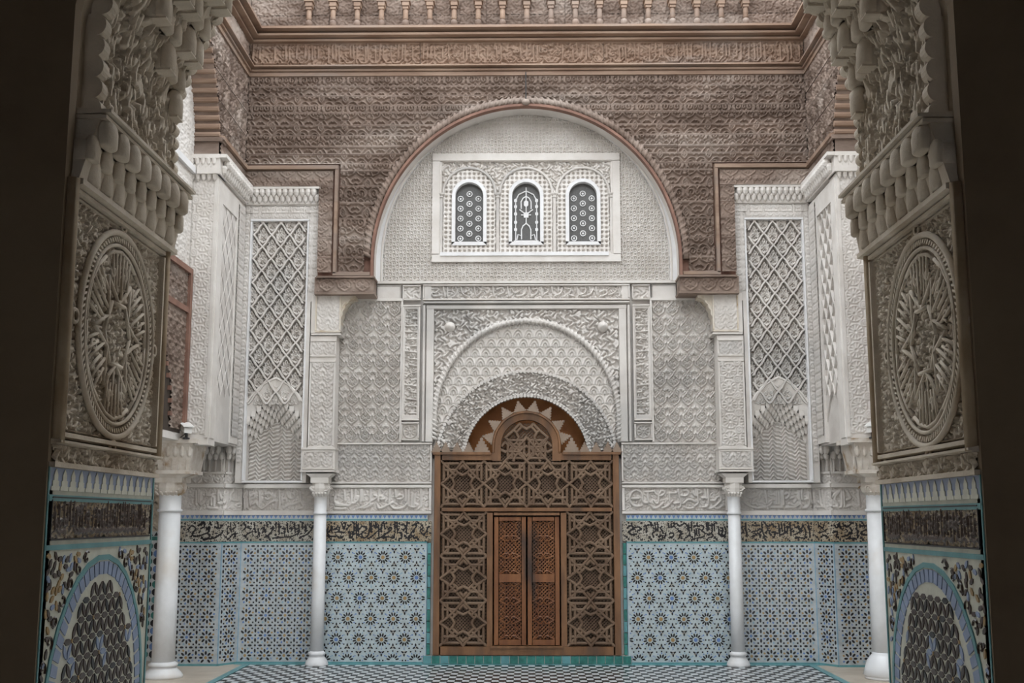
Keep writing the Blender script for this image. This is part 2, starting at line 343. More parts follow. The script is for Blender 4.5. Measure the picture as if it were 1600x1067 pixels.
T_RD = "32,33 24,34.5 18,31 15.5,24 17.5,16 23,11 30,13 33,19 32,24 34,29 39,29;19,23 28,23;37,14 47,13;40,16 40,26 43,29;49,11 49,15 53,19 59,19 63,14 58,11 56,16;54,12 54,30 50,30 48,26;44,33 47,37 54,35 60,29;59,36 65,34 70,29 72,26;68,15 69,27;70,15.5 78,15.5 79,11;80,10 83,30 82,35 79,36;74.5,30 80,29;87,12 92,11 94,16 90,20 84,19;87,30 93,24 98,25 102,28;88,35 93,37.5 100,36;100,13 100,18 104,19;103,10 103,19;105.5,10 106,29;108,11 112,14 108,16;115,10 117,23;119,10 120,30 117,35 112,35;111,22 119,22;123,26 129,26 130,22 135,20 137,25 133,29 127,35 122,37;128,36 133,37 139,32;101,34 105,31"
T_RF = "10,23 15,27 25,30 35,29;20,25 24,24 26,27;18,18 25,16;36,10 37,24;38,24 42,21 43,24 40,27;49,11 49,25;51.5,11 51.5,25;54.5,9.5 55,27;42,29 56,29;56.5,10 57,26;59,14 63,12 64,16 60,19;65,19 70,17 72,20 69,23;60,29 70,29 76,25;64,25 69,27 74,24;75.5,10 76,23 79,30;78.5,9 79,20;82,20 86,19 88,22 85,29 80,30;86.5,11 87,20;89,12 90,24;94,23 98,26 98,29 93,29;96,10 97,25;98.5,10 100,23;103,11 100,29;110,12 109,19 115,13 121,9.5 112,19 117,25 116,29 109,28;121.5,10 122,29 117,29.5;124,11 124.5,29;129,12 133,19 127,21;126,29 133,26 135,29 140,27;141,10 141.5,28;148,12 152,20 149,28"
T_LF = "13.5,10 14,24;16.5,9 16.5,22;19,10 19,24;20,23 22,20 24,23 20,25;26,14 34,14 31,18 26,22;32,18 32.5,25;35,17 35.5,26;29,28 40,29;40,9 40.5,20;42,12 44,18;40,23 47,24 50,20 49,13;52,9 52,24 50,29;56,18 56,11 60,9;59,8 60,19;62,9 62,20;56,19 64,20;64,24 69,23 67,28 62,26;66.5,9 68,22;72,19 72.5,29;75,18 75.5,28;78,10 79,25;80,14 84,11 84,17 80,17;82,24 86,21 88,25 93,29;90,9 90.5,26;97,17 101,19 106,15 103,11 97,12;93,29 100,25 105,21 110,20;109,28 112,20;114,8 115,25 114,29;117,16 118,23;120,18 123,17 123,21;123.5,9 124,15 130,18 134,14 130,11;120,29 126,24 133,24 140,20;139,9 141,23 145,27 138,29"
B_LD = "7,62 5,69 9,74 18,74;8,69 13,62 12,68;15,66 22,61 24,68 16,69;26,58 29,64;32,57 30,65;25,69 30,69;20,74 24,77 29,74;33,66 38,60;36,70 40,69 37,76 42,76 42,68;44,56 44,72;47,56 48,76;50,58 51,74;52,65 56,60 64,64 56,69;54,70 58,77 64,74 67,64 66,56;69,57 69,69;72,60 76,65 75,57;64,77 70,74 77,68;79,60 80,76;84,57 83,68;87,58 88,65;78,77 86,74 92,69 99,65 96,62 93,65;85,76 93,74 101,77 102,71;102,56 103,69;106,57 106,68;109,69 113,70 113,76 109,77;111,60 115,58 118,64 114,66;120,57 119,69;117,73 121,77 126,70 131,65 134,60;123,77 129,73 131,77;128,60 133,58;140,59 144,64 138,66 142,72 148,69 150,62"
B_RD = "9,66 13,62 19,64 15,69 10,70 14,74 22,73;20,65 26,64 30,67 24,69;33,64 36,62 37,69;38,62 46,62;49,59 50,68;52,59 53,69;49,70 44,72 47,77;54,76 59,74 60,79 54,80;56,65 60,70;62,78 64,72;68,60 69,65;72,60 72,65;68,65 76,64 76,59;69,73 74,71 76,75 69,78;80,60 84,64 90,60;82,69 86,69 85,74 82,79;92,60 98,68 98,74 92,78;94,62 99,65;101,59 101,69;104,64 108,62 112,64;105,68 105.5,76;108,68 108.5,75;111,67 111.5,74;101,80 108,78 116,77;115,62 119,65 115,69 120,72;122,59 123,69;125,59 125,68;130,60 130,70;133,60 133.5,69;123,74 129,72 132,76 124,78;139,64 140,74;142,65 146,66 144,72 141,76 147,76 150,70 148,64"
B_LF = "7,56 11,52 16,56 10,62 15,64;19,52 23,49 27,53 21,56;28,56 33,53 30,60;16,64 24,62 30,60 33,65 24,67 38,66 47,60;38,54 44,56 47,52;32,49 33,52;41,49 42,54;52,56 53,62;56,50 57,59;60,50 63,54 59,56;54,67 59,62 63,60 60,66;72,50 76,54 73,57;78,55 81,56;74,64 80,60 84,59;85,50 87,60;90,56 92,64;94,56 97,54 99,58 95,60;100,49 101,54;105,56 109,54 106,60 102,64 98,65;111,50 112,56;115,50 116,62;119,56 123,55 122,61;125,50 126,59;128,56 132,55 130,59;108,66 120,65 133,64 140,60;134,50 135,60;139,52 140,58;143,50 144,56;147,52 148,59;142,65 150,62 156,56 152,54"
B_RF = "5,54 9,58 6,61;11,52 12,64;19,52 24,53 27,52;19,59 26,58 28,56;20,64 27,60 28,65;30,50 31,62 36,65;35,52 39,54 43,50 44,54;34,60 38,57 39,61;42,60 47,59 44,65;50,51 51,64;53,50 54,59;56,51 57,59;52,62 60,60 60,53;63,50 64,63;68,52 70,56 73,52 74,57;69,62 76,58 78,52 82,59 80,64;85,52 86,65;70,65 80,66;94,52 99,56 101,50;94,60 100,59 104,56;96,65 100,62 104,65;111,52 114,56 117,50 119,56;110,60 115,58 113,64;122,52 126,55 131,50;120,64 128,62 132,58 129,55;124,66 136,66;137,51 137.5,64;140,54 147,52 152,56 144,58 140,61 148,63 153,59"
T_TOP = "8,7 14,7 12,10 8,10 9,13 15,12;17,6 18,13;20,6 20,13;26,6 28,9 25,13;30,6 31,11 35,13;34,6 37,8 33,10;40,6 41,12;43,6 46,9 42,13;48,7 52,7 50,11;54,6 55,13;57,8 61,6 63,10 58,12;65,6 66,13;68,7 70,11 74,9;72,13 78,12 79,7;81,6 82,12;84,8 88,7 87,11 83,13;90,6 91,13;93,7 96,9 92,12;98,6 99,11;100,13 105,11 106,7;103,6 103,9;108,7 113,8 110,12 115,13;117,6 118,13;120,7 124,7 123,11 119,12;121,13 127,12 129,8;126,6 127,10;131,6 132,12;134,10 138,8 140,11 136,13;142,12 147,9 145,7;149,7 150,12"

# ------------------------------------------------------------------ outer setting: ground, vestibule, courtyard shell
YB = 18.0                                 # door wall
JL, JR = -1.67, 1.56                      # jambs of the near archway
JX = {-1: JL, 1: JR}
YN, YF = 4.0, 5.15                        # near and far edge of the archway
SX = 4.45                                 # side wall plane
fl = struct('floor')
mb = MB(); mb.box(-4.32, 4.32, -0.3, -0.02, -18.2, -5.0); mb.build('floor_bed', 'grout', fl)
mb = MB(); mb.box(-7.5, -4.3, -0.3, 0.0, -18.6, -5.0); mb.box(4.3, 7.5, -0.3, 0.0, -18.6, -5.0); mb.build('gallery_paving', 'marble_floor', fl)
mb = MB(); mb.box(-5, 5, -0.3, 0.0, -5.0, 3.2); mb.build('vestibule_paving', 'marble_floor', fl)

def wall_box(name, boxes, mat, wall):
    m = MB()
    for b in boxes: m.box(*b)
    return m.build(name, mat, wall)
wv = struct('wall_front')
# vestibule face and courtyard face of the archway wall, with a pointed opening
def XI(z):                                # half width of the opening above the springing, as a fraction of the jamb distance
    z = np.asarray(z, float); t = np.clip((z - 4.05) / 2.05, 0, 1)
    return (1 - t ** 1.3) ** (1 / 1.4)
zz = [0.0] + list(np.linspace(3.4, 4.05, 4)) + list(np.linspace(4.1, 6.1, 24))
for sd in (-1, 1):
    w = abs(JX[sd]); fr = Fr((0, YN, 0), (sd, 0, 0), (0, 0, 1), (0, -1, 0))
    A = [(w * float(XI(z)) + 0.0, z) for z in zz]; B = [(5.0, z) for z in zz]
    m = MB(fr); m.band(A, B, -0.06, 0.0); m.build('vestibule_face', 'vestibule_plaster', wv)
    fr2 = Fr((0, YF, 0), (sd, 0, 0), (0, 0, 1), (0, 1, 0))
    A2 = [(w * float(XI(z)) + 0.03, z) for z in zz]
    m = MB(fr2); m.band(A2, [(5.2, z) for z in zz], -0.04, 0.0); m.build('courtyard_face', 'plaster_pale', wv)
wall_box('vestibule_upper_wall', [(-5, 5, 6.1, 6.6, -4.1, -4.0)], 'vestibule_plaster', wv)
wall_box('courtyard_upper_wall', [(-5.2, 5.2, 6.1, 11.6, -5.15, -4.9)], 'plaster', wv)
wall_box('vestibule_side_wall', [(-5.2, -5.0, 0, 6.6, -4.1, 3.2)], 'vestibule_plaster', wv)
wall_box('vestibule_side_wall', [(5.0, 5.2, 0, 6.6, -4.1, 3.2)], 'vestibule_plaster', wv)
wall_box('vestibule_rear_wall', [(-5.2, -0.55, 0, 6.6, 3.2, 3.4), (0.55, 5.2, 0, 6.6, 3.2, 3.4), (-0.55, 0.55, 2.1, 6.6, 3.2, 3.4)], 'vestibule_plaster', wv)  # opening added behind the viewer to let faint skylight onto the vestibule walls
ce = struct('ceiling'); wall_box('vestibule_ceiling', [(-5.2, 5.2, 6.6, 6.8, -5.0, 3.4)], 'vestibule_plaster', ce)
wall_side = {}
for sd, nm in ((-1, 'left'), (1, 'right')):
    ws = struct('wall_' + nm); wall_side[sd] = ws
    f = FX(sd * 7.4, sd); m = MB(f); m.box(5.0, 18.8, 0, 5.0, -0.2, 0); m.build('gallery_rear_wall', 'plaster', ws)
    f = FX(sd * 4.85, sd)
    m = MB(f); m.box(5.0, 16.3, 3.25, 11.6, -0.25, 0.0); m.build('upper_wall', 'plaster_pale', ws)
    f = FX(sd * SX, sd)
    m = MB(f); m.box(16.3, 18.2, 3.27, 7.5, -0.44, -0.035); m.build('return_wall', 'plaster', ws)
    m = MB(f); m.box(5.0, 18.2, 9.75, 11.6, -0.65, -0.03); m.build('eaves_wall', 'cedar', ws)
    # gallery floors' ceilings
    m = MB(f); m.box(5.0, 18.8, 4.9, 5.1, -3.0, -0.5); m.build('gallery_ceiling', 'cedar', ws)

# ------------------------------------------------------------------ door wall
wb_ = struct('wall_back')
f = FY(YB)
TYZ = zf(443); zsp = zf(704)                             # springing of the small doorway arch
ARC = 0.985; ARCZ = zf(716); DW = 1.44
for sd in (-1, 1):
    g = FY(YB, sd); m = MB(g); m.box(DW, 4.75, 0, zsp, -0.5, -0.06); m.box(DW + 0.1, 4.75, zsp, TYZ, -0.5, -0.06); m.box(DW + 0.1, 4.75, TYZ, 11.6, -0.5, -0.14)
    m.build('masonry', 'plaster', wb_)
A = [(ARC * math.cos(t), ARCZ + ARC * math.sin(t)) for t in np.linspace(0, PI, 33)]
B = [((DW + 0.1) * max(-1, min(1, 1.9 * math.cos(t))), 0) for t in np.linspace(0, PI, 33)]
B = []
for t in np.linspace(0, PI, 33):
    c, s_ = math.cos(t), math.sin(t); k = min((DW + 0.1) / max(abs(c), 1e-6), 1.9 / max(s_, 1e-6)); B.append((k * c, ARCZ + k * s_))
m = MB(f); m.band(A, B, -0.5, -0.06); m.box(-DW - 0.1, DW + 0.1, ARCZ + 1.88, TYZ, -0.5, -0.06); m.box(-DW - 0.1, DW + 0.1, TYZ, 11.6, -0.5, -0.14); m.build('arch_masonry', 'plaster', wb_)
# hall behind the door
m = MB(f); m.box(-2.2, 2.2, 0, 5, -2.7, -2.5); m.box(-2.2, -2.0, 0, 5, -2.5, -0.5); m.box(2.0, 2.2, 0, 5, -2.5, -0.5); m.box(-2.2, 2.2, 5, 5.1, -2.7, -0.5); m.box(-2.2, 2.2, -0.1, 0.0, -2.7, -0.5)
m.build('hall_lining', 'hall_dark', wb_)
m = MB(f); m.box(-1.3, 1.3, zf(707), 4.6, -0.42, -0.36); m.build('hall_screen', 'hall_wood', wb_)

def frame_rect(m, u0, u1, v0, v1, w, n0, n1, mi=0):
    m.box(u0, u1, v1 - w, v1, n0, n1, mi, 0.006); m.box(u0, u1, v0, v0 + w, n0, n1, mi, 0.006)
    m.box(u0, u0 + w, v0 + w, v1 - w, n0, n1, mi, 0.006); m.box(u1 - w, u1, v0 + w, v1 - w, n0, n1, mi, 0.006)
SIDE = {-1: 'left', 1: 'right'}

# ------------------------------------------------------------------ glazed tile mosaic
def ell(cx, cy, a, b, ang, n=8):
    c, s_ = math.cos(ang), math.sin(ang)
    return [(cx + a * math.cos(t) * c - b * math.sin(t) * s_, cy + a * math.cos(t) * s_ + b * math.sin(t) * c) for t in [2 * PI * (k + .5) / n for k in range(n)]]
def lens(cx, cy, a, b, ang):
    c, s_ = math.cos(ang), math.sin(ang)
    return [(cx + x * c - y * s_, cy + x * s_ + y * c) for x, y in ((a, 0), (0.45 * a, b), (-0.55 * a, b), (-a, 0), (-0.55 * a, -b), (0.45 * a, -b))]
TM = ['tile_black', 'tile_blue', 'tile_ochre', 'tile_sky', 'tile_lilac', 'tile_white']
def mosaic8(P):       # pieces of one cell (8-petal stars), side P
    out = []
    for k in range(8):
        a = k * PI / 4; out.append((ell(0.235 * P * math.cos(a), 0.235 * P * math.sin(a), 0.100 * P, 0.054 * P, a, 8), 0))
        a += PI / 8; out.append((ell(0.37 * P * math.cos(a), 0.37 * P * math.sin(a), 0.062 * P, 0.05 * P, a, 6), 1 + k % 2))
        out.append((ell(0.155 * P * math.cos(a), 0.155 * P * math.sin(a), 0.03 * P, 0.022 * P, a, 4), 3))
    out.append((ell(0, 0, 0.075 * P, 0.075 * P, 0), 2))
    for q in (-1, 1):
        out.append((ell(q * 0.235 * P, 0.5 * P, 0.105 * P, 0.054 * P, 0, 8), 0)); out.append((ell(0.5 * P, q * 0.235 * P, 0.105 * P, 0.054 * P, PI / 2, 8), 0))
        for w in (-1, 1): out.append((ell(q * 0.35 * P, w * 0.35 * P, 0.058 * P, 0.058 * P, 0, 4), 0))
    out.append((ell(0, 0.5 * P, 0.055 * P, 0.055 * P, 0, 6), 0)); out.append((ell(0.5 * P, 0, 0.055 * P, 0.055 * P, 0, 6), 0)); out.append((ell(0.5 * P, 0.5 * P, 0.06 * P, 0.06 * P, 0, 6), 0))
    out.append((ell(0.38 * P, 0.5 * P, 0.03 * P, 0.03 * P, 0, 4), 2)); out.append((ell(0.5 * P, 0.38 * P, 0.03 * P, 0.03 * P, 0, 4), 1))
    return out
def mosaic12(P, Q):   # staggered 12-petal rosettes: cell P x 2Q
    out = []
    for (ox, oy) in ((0, 0), (P / 2, Q)):
        for k in range(12):
            a = k * PI / 6 + PI / 12; out.append((lens(ox + 0.205 * P * math.cos(a), oy + 0.205 * P * math.sin(a), 0.090 * P, 0.035 * P, a), 0))
            a += PI / 12; out.append((ell(ox + 0.325 * P * math.cos(a), oy + 0.325 * P * math.sin(a), 0.042 * P, 0.032 * P, a, 4), 1 if k % 3 == 0 else 3))
        out.append((ell(ox, oy, 0.085 * P, 0.085 * P, 0, 12), 2))
        for sgn in (-1, 1):                       # three-petal stars between the rosettes
            cx, cy = ox, oy + sgn * 0.60 * Q * 1.08
            for k in range(3):
                a = sgn * (PI / 2) + k * 2 * PI / 3; out.append((lens(cx + 0.085 * P * math.cos(a), cy + 0.085 * P * math.sin(a), 0.072 * P, 0.034 * P, a), 0))
                a += PI / 3; out.append((ell(cx + 0.06 * P * math.cos(a), cy + 0.06 * P * math.sin(a), 0.026 * P, 0.022 * P, a, 4), 2))
        for k in range(6):
            a = k * PI / 3; out.append((ell(ox + 0.43 * P * math.cos(a), oy + 0.43 * P * math.sin(a), 0.044 * P, 0.044 * P, 0, 4), 0))
            a += PI / 6; out.append((ell(ox + 0.40 * P * math.cos(a), oy + 0.40 * P * math.sin(a), 0.042 * P, 0.042 * P, 0, 4), 0 if k % 2 == 1 else 1))
    return out
def lay_mosaic(m, pieces, PW, PH, u0, u1, v0, v1, ou, ov, n0, n1, base):
    def ok(poly): return min(p[0] for p in poly) > u0 and max(p[0] for p in poly) < u1 and min(p[1] for p in poly) > v0 and max(p[1] for p in poly) < v1
    for i in range(int((u0 - ou) / PW) - 1, int((u1 - ou) / PW) + 2):
        for j in range(int((v0 - ov) / PH) - 1, int((v1 - ov) / PH) + 2):
            for poly, mi in pieces:
                q = [(p[0] + ou + i * PW, p[1] + ov + j * PH) for p in poly]
                if ok(q):
                    mm = mi
                    if mi in (1, 2, 3, 4): mm = random.choice((1, 4, 3)) if mi != 2 else random.choice((2, 2, 2, 1))
                    m.prism(q, n0, n1, base + mm, back=False)
Z_DADO = zf(848); Z_BB0 = zf(846); Z_BB1 = zf(814); Z_TR0 = zf(812); Z_TR1 = zf(804.5); Z_ST0 = zf(803); Z_ST1 = zf(757)
def dado(fr, u0, u1, label, kind, text=None, flipx=False, parts_parent=None):
    """a tile dado with mosaic field, teal lines and a row of blue teeth"""
    t = parts_parent or thing('tile_dado', tuple(fr(np.array((u0 + u1) / 2), np.array(0.0), np.array(0.0))), label, 'tile panel', 'mosaic tile panels of the courtyard')
    b = MB(fr); b.box(u0, u1, 0.0, Z_TR1, -0.03, 0.0); b.build('tile_ground', 'tile_ground' if kind == 8 else 'tile_aqua', t)
    m = MB(fr)
    e = 0.022
    if kind == 8: lay_mosaic(m, mosaic8(0.298), 0.298, 0.298, u0 + e, u1 - e, 0.03, Z_DADO - 0.02, u0 + 0.18, 0.12, 0.0, 0.003, 0)
    else: lay_mosaic(m, mosaic12(0.347, 0.308), 0.347, 0.616, u0 + e, u1 - e, 0.03, Z_DADO - 0.02, u0 + 0.16, 0.05, 0.0, 0.003, 0)
    if m.v: m.build('mosaic_pieces', TM, t, kind='stuff')
    m = MB(fr); k = max(1, int((u1 - u0) / 0.068)); w = (u1 - u0) / k
    for i in range(k): m.prism([(u0 + i * w + 0.1 * w, Z_TR1 - 0.006), (u0 + i * w + w * 0.9, Z_TR1 - 0.006), (u0 + i * w + w / 2, Z_TR0 + 0.015)], 0, 0.003, 0, back=False)
    m.build('blue_tooth', 'tile_blue', t, kind='stuff')
    for a, b, c, d, n_, nm, mt in ((u0, u1, Z_TR0 - 0.014, Z_TR0 + 0.012, 0.006, 'teal_border', 'tile_teal'), (u0, u1, Z_DADO - 0.006, Z_DADO + 0.018, 0.006, 'teal_border', 'tile_teal'), (u0, u1, 0.0, 0.03, 0.012, 'teal_border', 'tile_teal'), (u0, u0 + 0.010, 0.03, Z_DADO - 0.006, 0.005, 'side_border', 'tile_sky'), (u1 - 0.010, u1, 0.03, Z_DADO - 0.006, 0.005, 'side_border', 'tile_sky')):
        m = MB(fr); m.box(a, b, c, d, 0, n_); m.build(nm, mt, t)
    return t
def textband(name, x0, x1, Y, z0, z1, strokes, depth, mats, parent, mat2=None, back=0.35, k=70.0, du=0.0085, n=0.004, trail=0.0):
    vm = VERM(k)
    def hf(U, V):
        h = dist_strokes(U, V, strokes, 0.010)
        return np.maximum(h, back * vm(U, V)) if back else h
    fr = Fr((0, Y, 0), (1, 0, 0), (0, 0, 1), (0, -1, 0))
    return panel(name, fr, x0, x1, z0, z1, n, hf, depth, mats, parent, du=du, mat2=mat2, skirt=0.02)

# centre panels beside the door
CT = {-1: (T_LD, 12.0, 39.5, 149.0), 1: (T_RD, 9.5, 40.0, 142.0)}
for sd in (-1, 1):
    g = FY(YB, sd); u0, u1 = uf(667, 900), 3.14
    t = dado(g, u0, u1, 'pale blue tile mosaic with twelve-petal rosettes, just %s of the wooden door' % SIDE[sd], 12)
    # green glazed strip beside the door: single tiles
    gs = thing('green_tile_strip', (sd * 1.5, YB, 0), 'upright strip of green glazed tiles along the %s edge of the door' % SIDE[sd], 'tile strip', 'green tile strips')
    zt = np.linspace(0.13, Z_DADO, 11)
    for a, b in zip(zt[:-1], zt[1:]):
        m = MB(g); m.box(DW + 0.035, u0 - 0.005, a + 0.003, b - 0.003, -0.03, 0.008, 0, 0.003); m.build('tile', random.choice(['tile_green', 'tile_teal', 'tile_green']), gs)
    # black carved glaze band and stucco inscription
    xa, xb = sorted((XC + sd * (DW + 0.03), XC + sd * 3.12))
    bt = B_LD if sd < 0 else B_RD
    bx = thing('glazed_inscription', ((xa + xb) / 2, YB, Z_BB0), 'dark carved tile inscription beside the door, on its %s side' % SIDE[sd], 'inscription', 'dark tile inscription bands')
    W = xb - xa; H = Z_BB1 - Z_BB0
    st = parse(bt, 2 if sd < 0 else 2, 80.5 if sd < 0 else 82.5, W / 153.0, H / 25.5, 0.0095)
    textband('carved_glaze', xa, xb, YB, Z_BB0, Z_BB1, st, 0.008, 'band_ground' if sd < 0 else 'band_ground_grey', bx, 'tile_black', back=0.60, k=125)
    sx = thing('stucco_inscription', ((xa + xb) / 2, YB, Z_ST0), 'carved plaster inscription panel %s of the door, above blue tile teeth' % SIDE[sd], 'inscription', 'carved plaster inscriptions')
    m = MB(FY(YB)); frame_rect(m, xa - XC, xb - XC, Z_ST0, Z_ST1, 0.05, -0.03, 0.022); m.build('frame', 'plaster_pale', sx)
    txt, tx0, ty0, tx1 = CT[sd]
    st = parse(txt, tx0, ty0, (xb - xa - 0.10) / (tx1 - tx0), (Z_ST1 - Z_ST0 - 0.12) / 30.0, 0.016)
    textband('carved_letters', xa + 0.05, xb - 0.05, YB, Z_ST0 + 0.05, Z_ST1 - 0.05, st, 0.024, 'plaster', sx, back=0.40, k=75, n=-0.012)
# green riser under the door: single tiles
gr = thing('green_tile_step', (0, YB, 0), 'row of square green glazed tiles along the foot of the door', 'tile step')
m = MB(f); m.box(-1.58, 1.58, 0.0, 0.125, -0.5, 0.03); m.build('step_bed', 'grout', gr)
xs = np.linspace(-1.58, 1.58, 25)
for a, b in zip(xs[:-1], xs[1:]):
    m = MB(f); m.box(a + 0.004, b - 0.004, 0.006, 0.122, 0.03, 0.042 + random.uniform(-.002, .002), 0, 0.004); m.build('tile', random.choice(['tile_green', 'tile_teal', 'tile_green', 'tile_green']), gr)

# ------------------------------------------------------------------ flank walls: dado, inscriptions, corner chamfers
def FCH(sd):             # slanted corner piece, u from the door-wall end outward
    return Fr((XC + sd * 4.41, YB, 0), (sd * 0.591, -0.806, 0), (0, 0, 1), (-sd * 0.806, -0.591, 0))
def FCT(sd):             # the same plane with u running left to right (for writing)
    if sd < 0: return Fr((XC - 4.63, 17.7, 0), (0.591, 0.806, 0), (0, 0, 1), (0.806, -0.591, 0))
    return Fr((XC + 4.41, YB, 0), (0.591, -0.806, 0), (0, 0, 1), (-0.806, -0.591, 0))
CL = 0.372
for sd in (-1, 1):
    sn = SIDE[sd]; other = 'bare wall' 
    m = MB(FCH(sd)); m.box(0, CL, 0, 3.3, -0.3, -0.03); m.build('corner_masonry', 'plaster', wall_side[sd])
    m = MB(FY(17.7, sd)); m.box(4.63, 5.36, 0, 3.3, -0.7, -0.03); m.build('gallery_end_masonry', 'plaster', wall_side[sd])
    m = MB(FY(18.3, sd)); m.box(5.3, 7.6, 0, 5.0, -0.3, 0.0); m.build('gallery_end_masonry', 'plaster_jamb', wall_side[sd])
    dado(FY(YB, sd), 3.22, 4.41, 'star mosaic tile panel between the two %s-hand columns' % sn, 8)
    dado(FCH(sd), 0, CL, 'narrow slanted mosaic tile panel in the %s corner of the courtyard' % sn, 8)
    dado(FY(17.7, sd), 4.63, 5.35, 'star mosaic tile panel right behind the outer %s column' % sn, 8)
    FRX = Fr((0, YB, 0), (1, 0, 0), (0, 0, 1), (0, -1, 0)); FRA = Fr((0, 17.7, 0), (1, 0, 0), (0, 0, 1), (0, -1, 0))
    su = 0.0128 if sd < 0 else 0.0131
    if sd < 0: segs = [(FRX, XC - 4.41, XC - 3.22, 70, su), (FCT(sd), 0, CL, 47, CL / 23), (FRA, XC - 5.35, XC - 4.63, 47 - 0.72 / su, su)]
    else: segs = [(FRX, XC + 3.22, XC + 4.41, 0, su), (FCT(sd), 0, CL, 88, CL / 22), (FRA, XC + 4.63, XC + 5.35, 110, su)]
    bx = thing('glazed_inscription', (sd * 3.9, YB, Z_BB0), 'dark carved tile inscription at the far %s, running around the corner' % sn, 'inscription', 'dark tile inscription bands')
    sx = thing('stucco_inscription', (sd * 3.9, YB, Z_ST0), 'carved plaster inscription at the far %s, between the columns and around the corner' % sn, 'inscription', 'carved plaster inscriptions')
    T, Bt = (T_LF, B_LF) if sd < 0 else (T_RF, B_RF)
    for fr, a, b, ux, s1 in segs:
        Hb = Z_BB1 - Z_BB0; st = parse(Bt, ux, 69.5, s1, Hb / 21.5, 0.0095); v1 = VERM(125)
        panel('carved_glaze', fr, a, b, Z_BB0, Z_BB1, 0.004, lambda U, V, st=st: np.maximum(dist_strokes(U, V, st, 0.010), 0.62 * v1(U, V)), 0.008, 'band_ground_grey' if sd < 0 else 'band_ground', bx, du=0.0085, mat2='tile_black', skirt=0.02)
        Hs = Z_ST1 - Z_ST0; st = parse(T, ux, 31 if sd < 0 else 32.5, s1, (Hs - 0.12) / 25.0, 0.016); v2 = VERM(75)
        panel('carved_letters', fr, a, b, Z_ST0 + 0.055, Z_ST1 - 0.055, -0.012, lambda U, V, st=st: np.maximum(dist_strokes(U, V, st, 0.010), 0.40 * v2(U, V)), 0.024, 'plaster', sx, du=0.009)
        m = MB(fr); m.box(a, b, Z_ST0 - 0.02, Z_ST0 + 0.055, -0.03, 0.022, 0, 0.004); m.box(a, b, Z_ST1 - 0.055, Z_ST1 + 0.01, -0.03, 0.03, 0, 0.004); m.build('frame', 'plaster_pale', sx)
    # plain wall above the inscription on the slanted corner and the gallery end: carved squares and a corbel frieze
    za, zb = Z_ST1 + 0.01, zf(740, 17.7)
    t = thing('carved_frieze', (sd * 4.8, 17.7, za), 'small carved plaster frieze with hanging corbels over the outer %s inscription' % sn, 'frieze', 'corbel friezes in the corners')
    for fr, a, b in ((FCH(sd), 0, CL), (FY(17.7, sd), 4.63, 5.35)):
        panel('carved_field', fr, a, b, za, zb, 0, SMALLARAB, 0.02, 'plaster', t, du=0.011)
        m = MB(fr); m.box(a, b, zb, zb + 0.03, -0.03, 0.03); m.build('ledge', 'plaster_pale', t)
        m = MB(fr); k = max(3, int((b - a) / 0.085)); w = (b - a) / k
        for i in range(k):
            c = a + (i + .5) * w
            m.box(c - 0.10 * w, c + 0.10 * w, zb + 0.03, zb + 0.22, -0.02, 0.03)
            m.lathe([(0.0, zb + 0.20), (w * .36, zb + 0.23), (w * .48, zb + 0.28), (w * .3, zb + 0.33)], c, 0.035, 8); m.lathe([(0.0, zb + 0.28), (w * .36, zb + 0.31), (w * .5, zb + 0.36), (w * .4, zb + 0.42)], c + w * .5, 0.08, 8)
        m.build('corbel_row', 'plaster', t, smooth=False)

# dark tiled end wall of the left gallery
g = FY(18.3, -1); t = thing('dark_tile_panel', (-5.9, 18.3, 0), 'dark green, blue and black octagon tiles in the shadow behind the outer left column', 'tile panel')
m = MB(g); m.box(5.36, 6.6, 0, 1.98, 0, 0.006); m.build('tile_ground', 'tile_white', t)
rng = random.Random(4); P8 = 0.118
for j in range(15):
    for i in range(7):
        c = (5.45 + i * P8, 0.10 + j * P8); m = MB(g); m.prism(ell(c[0], c[1], P8 * .47, P8 * .47, 0, 8), 0.006, 0.011, back=False); m.build('octagon_tile', ('tile_black' if (i + j) % 2 else rng.choice(['tile_green', 'tile_blue', 'tile_teal', 'tile_green'])), t)
m = MB(g); m.box(5.36, 6.6, 1.84, 1.90, 0.006, 0.012); m.build('green_line', 'tile_green', t)
for i in range(14):
    m = MB(g); c = 5.4 + i * 0.085; m.prism([(c - .036, 1.91), (c + .036, 1.91), (c, 1.97)], 0.006, 0.011); m.build('dark_tooth', 'tile_black', t)
panel('carved_field', g, 5.36, 6.6, 2.0, 3.2, 0.0, SMALLARAB, 0.02, 'plaster_jamb', t, du=0.014)

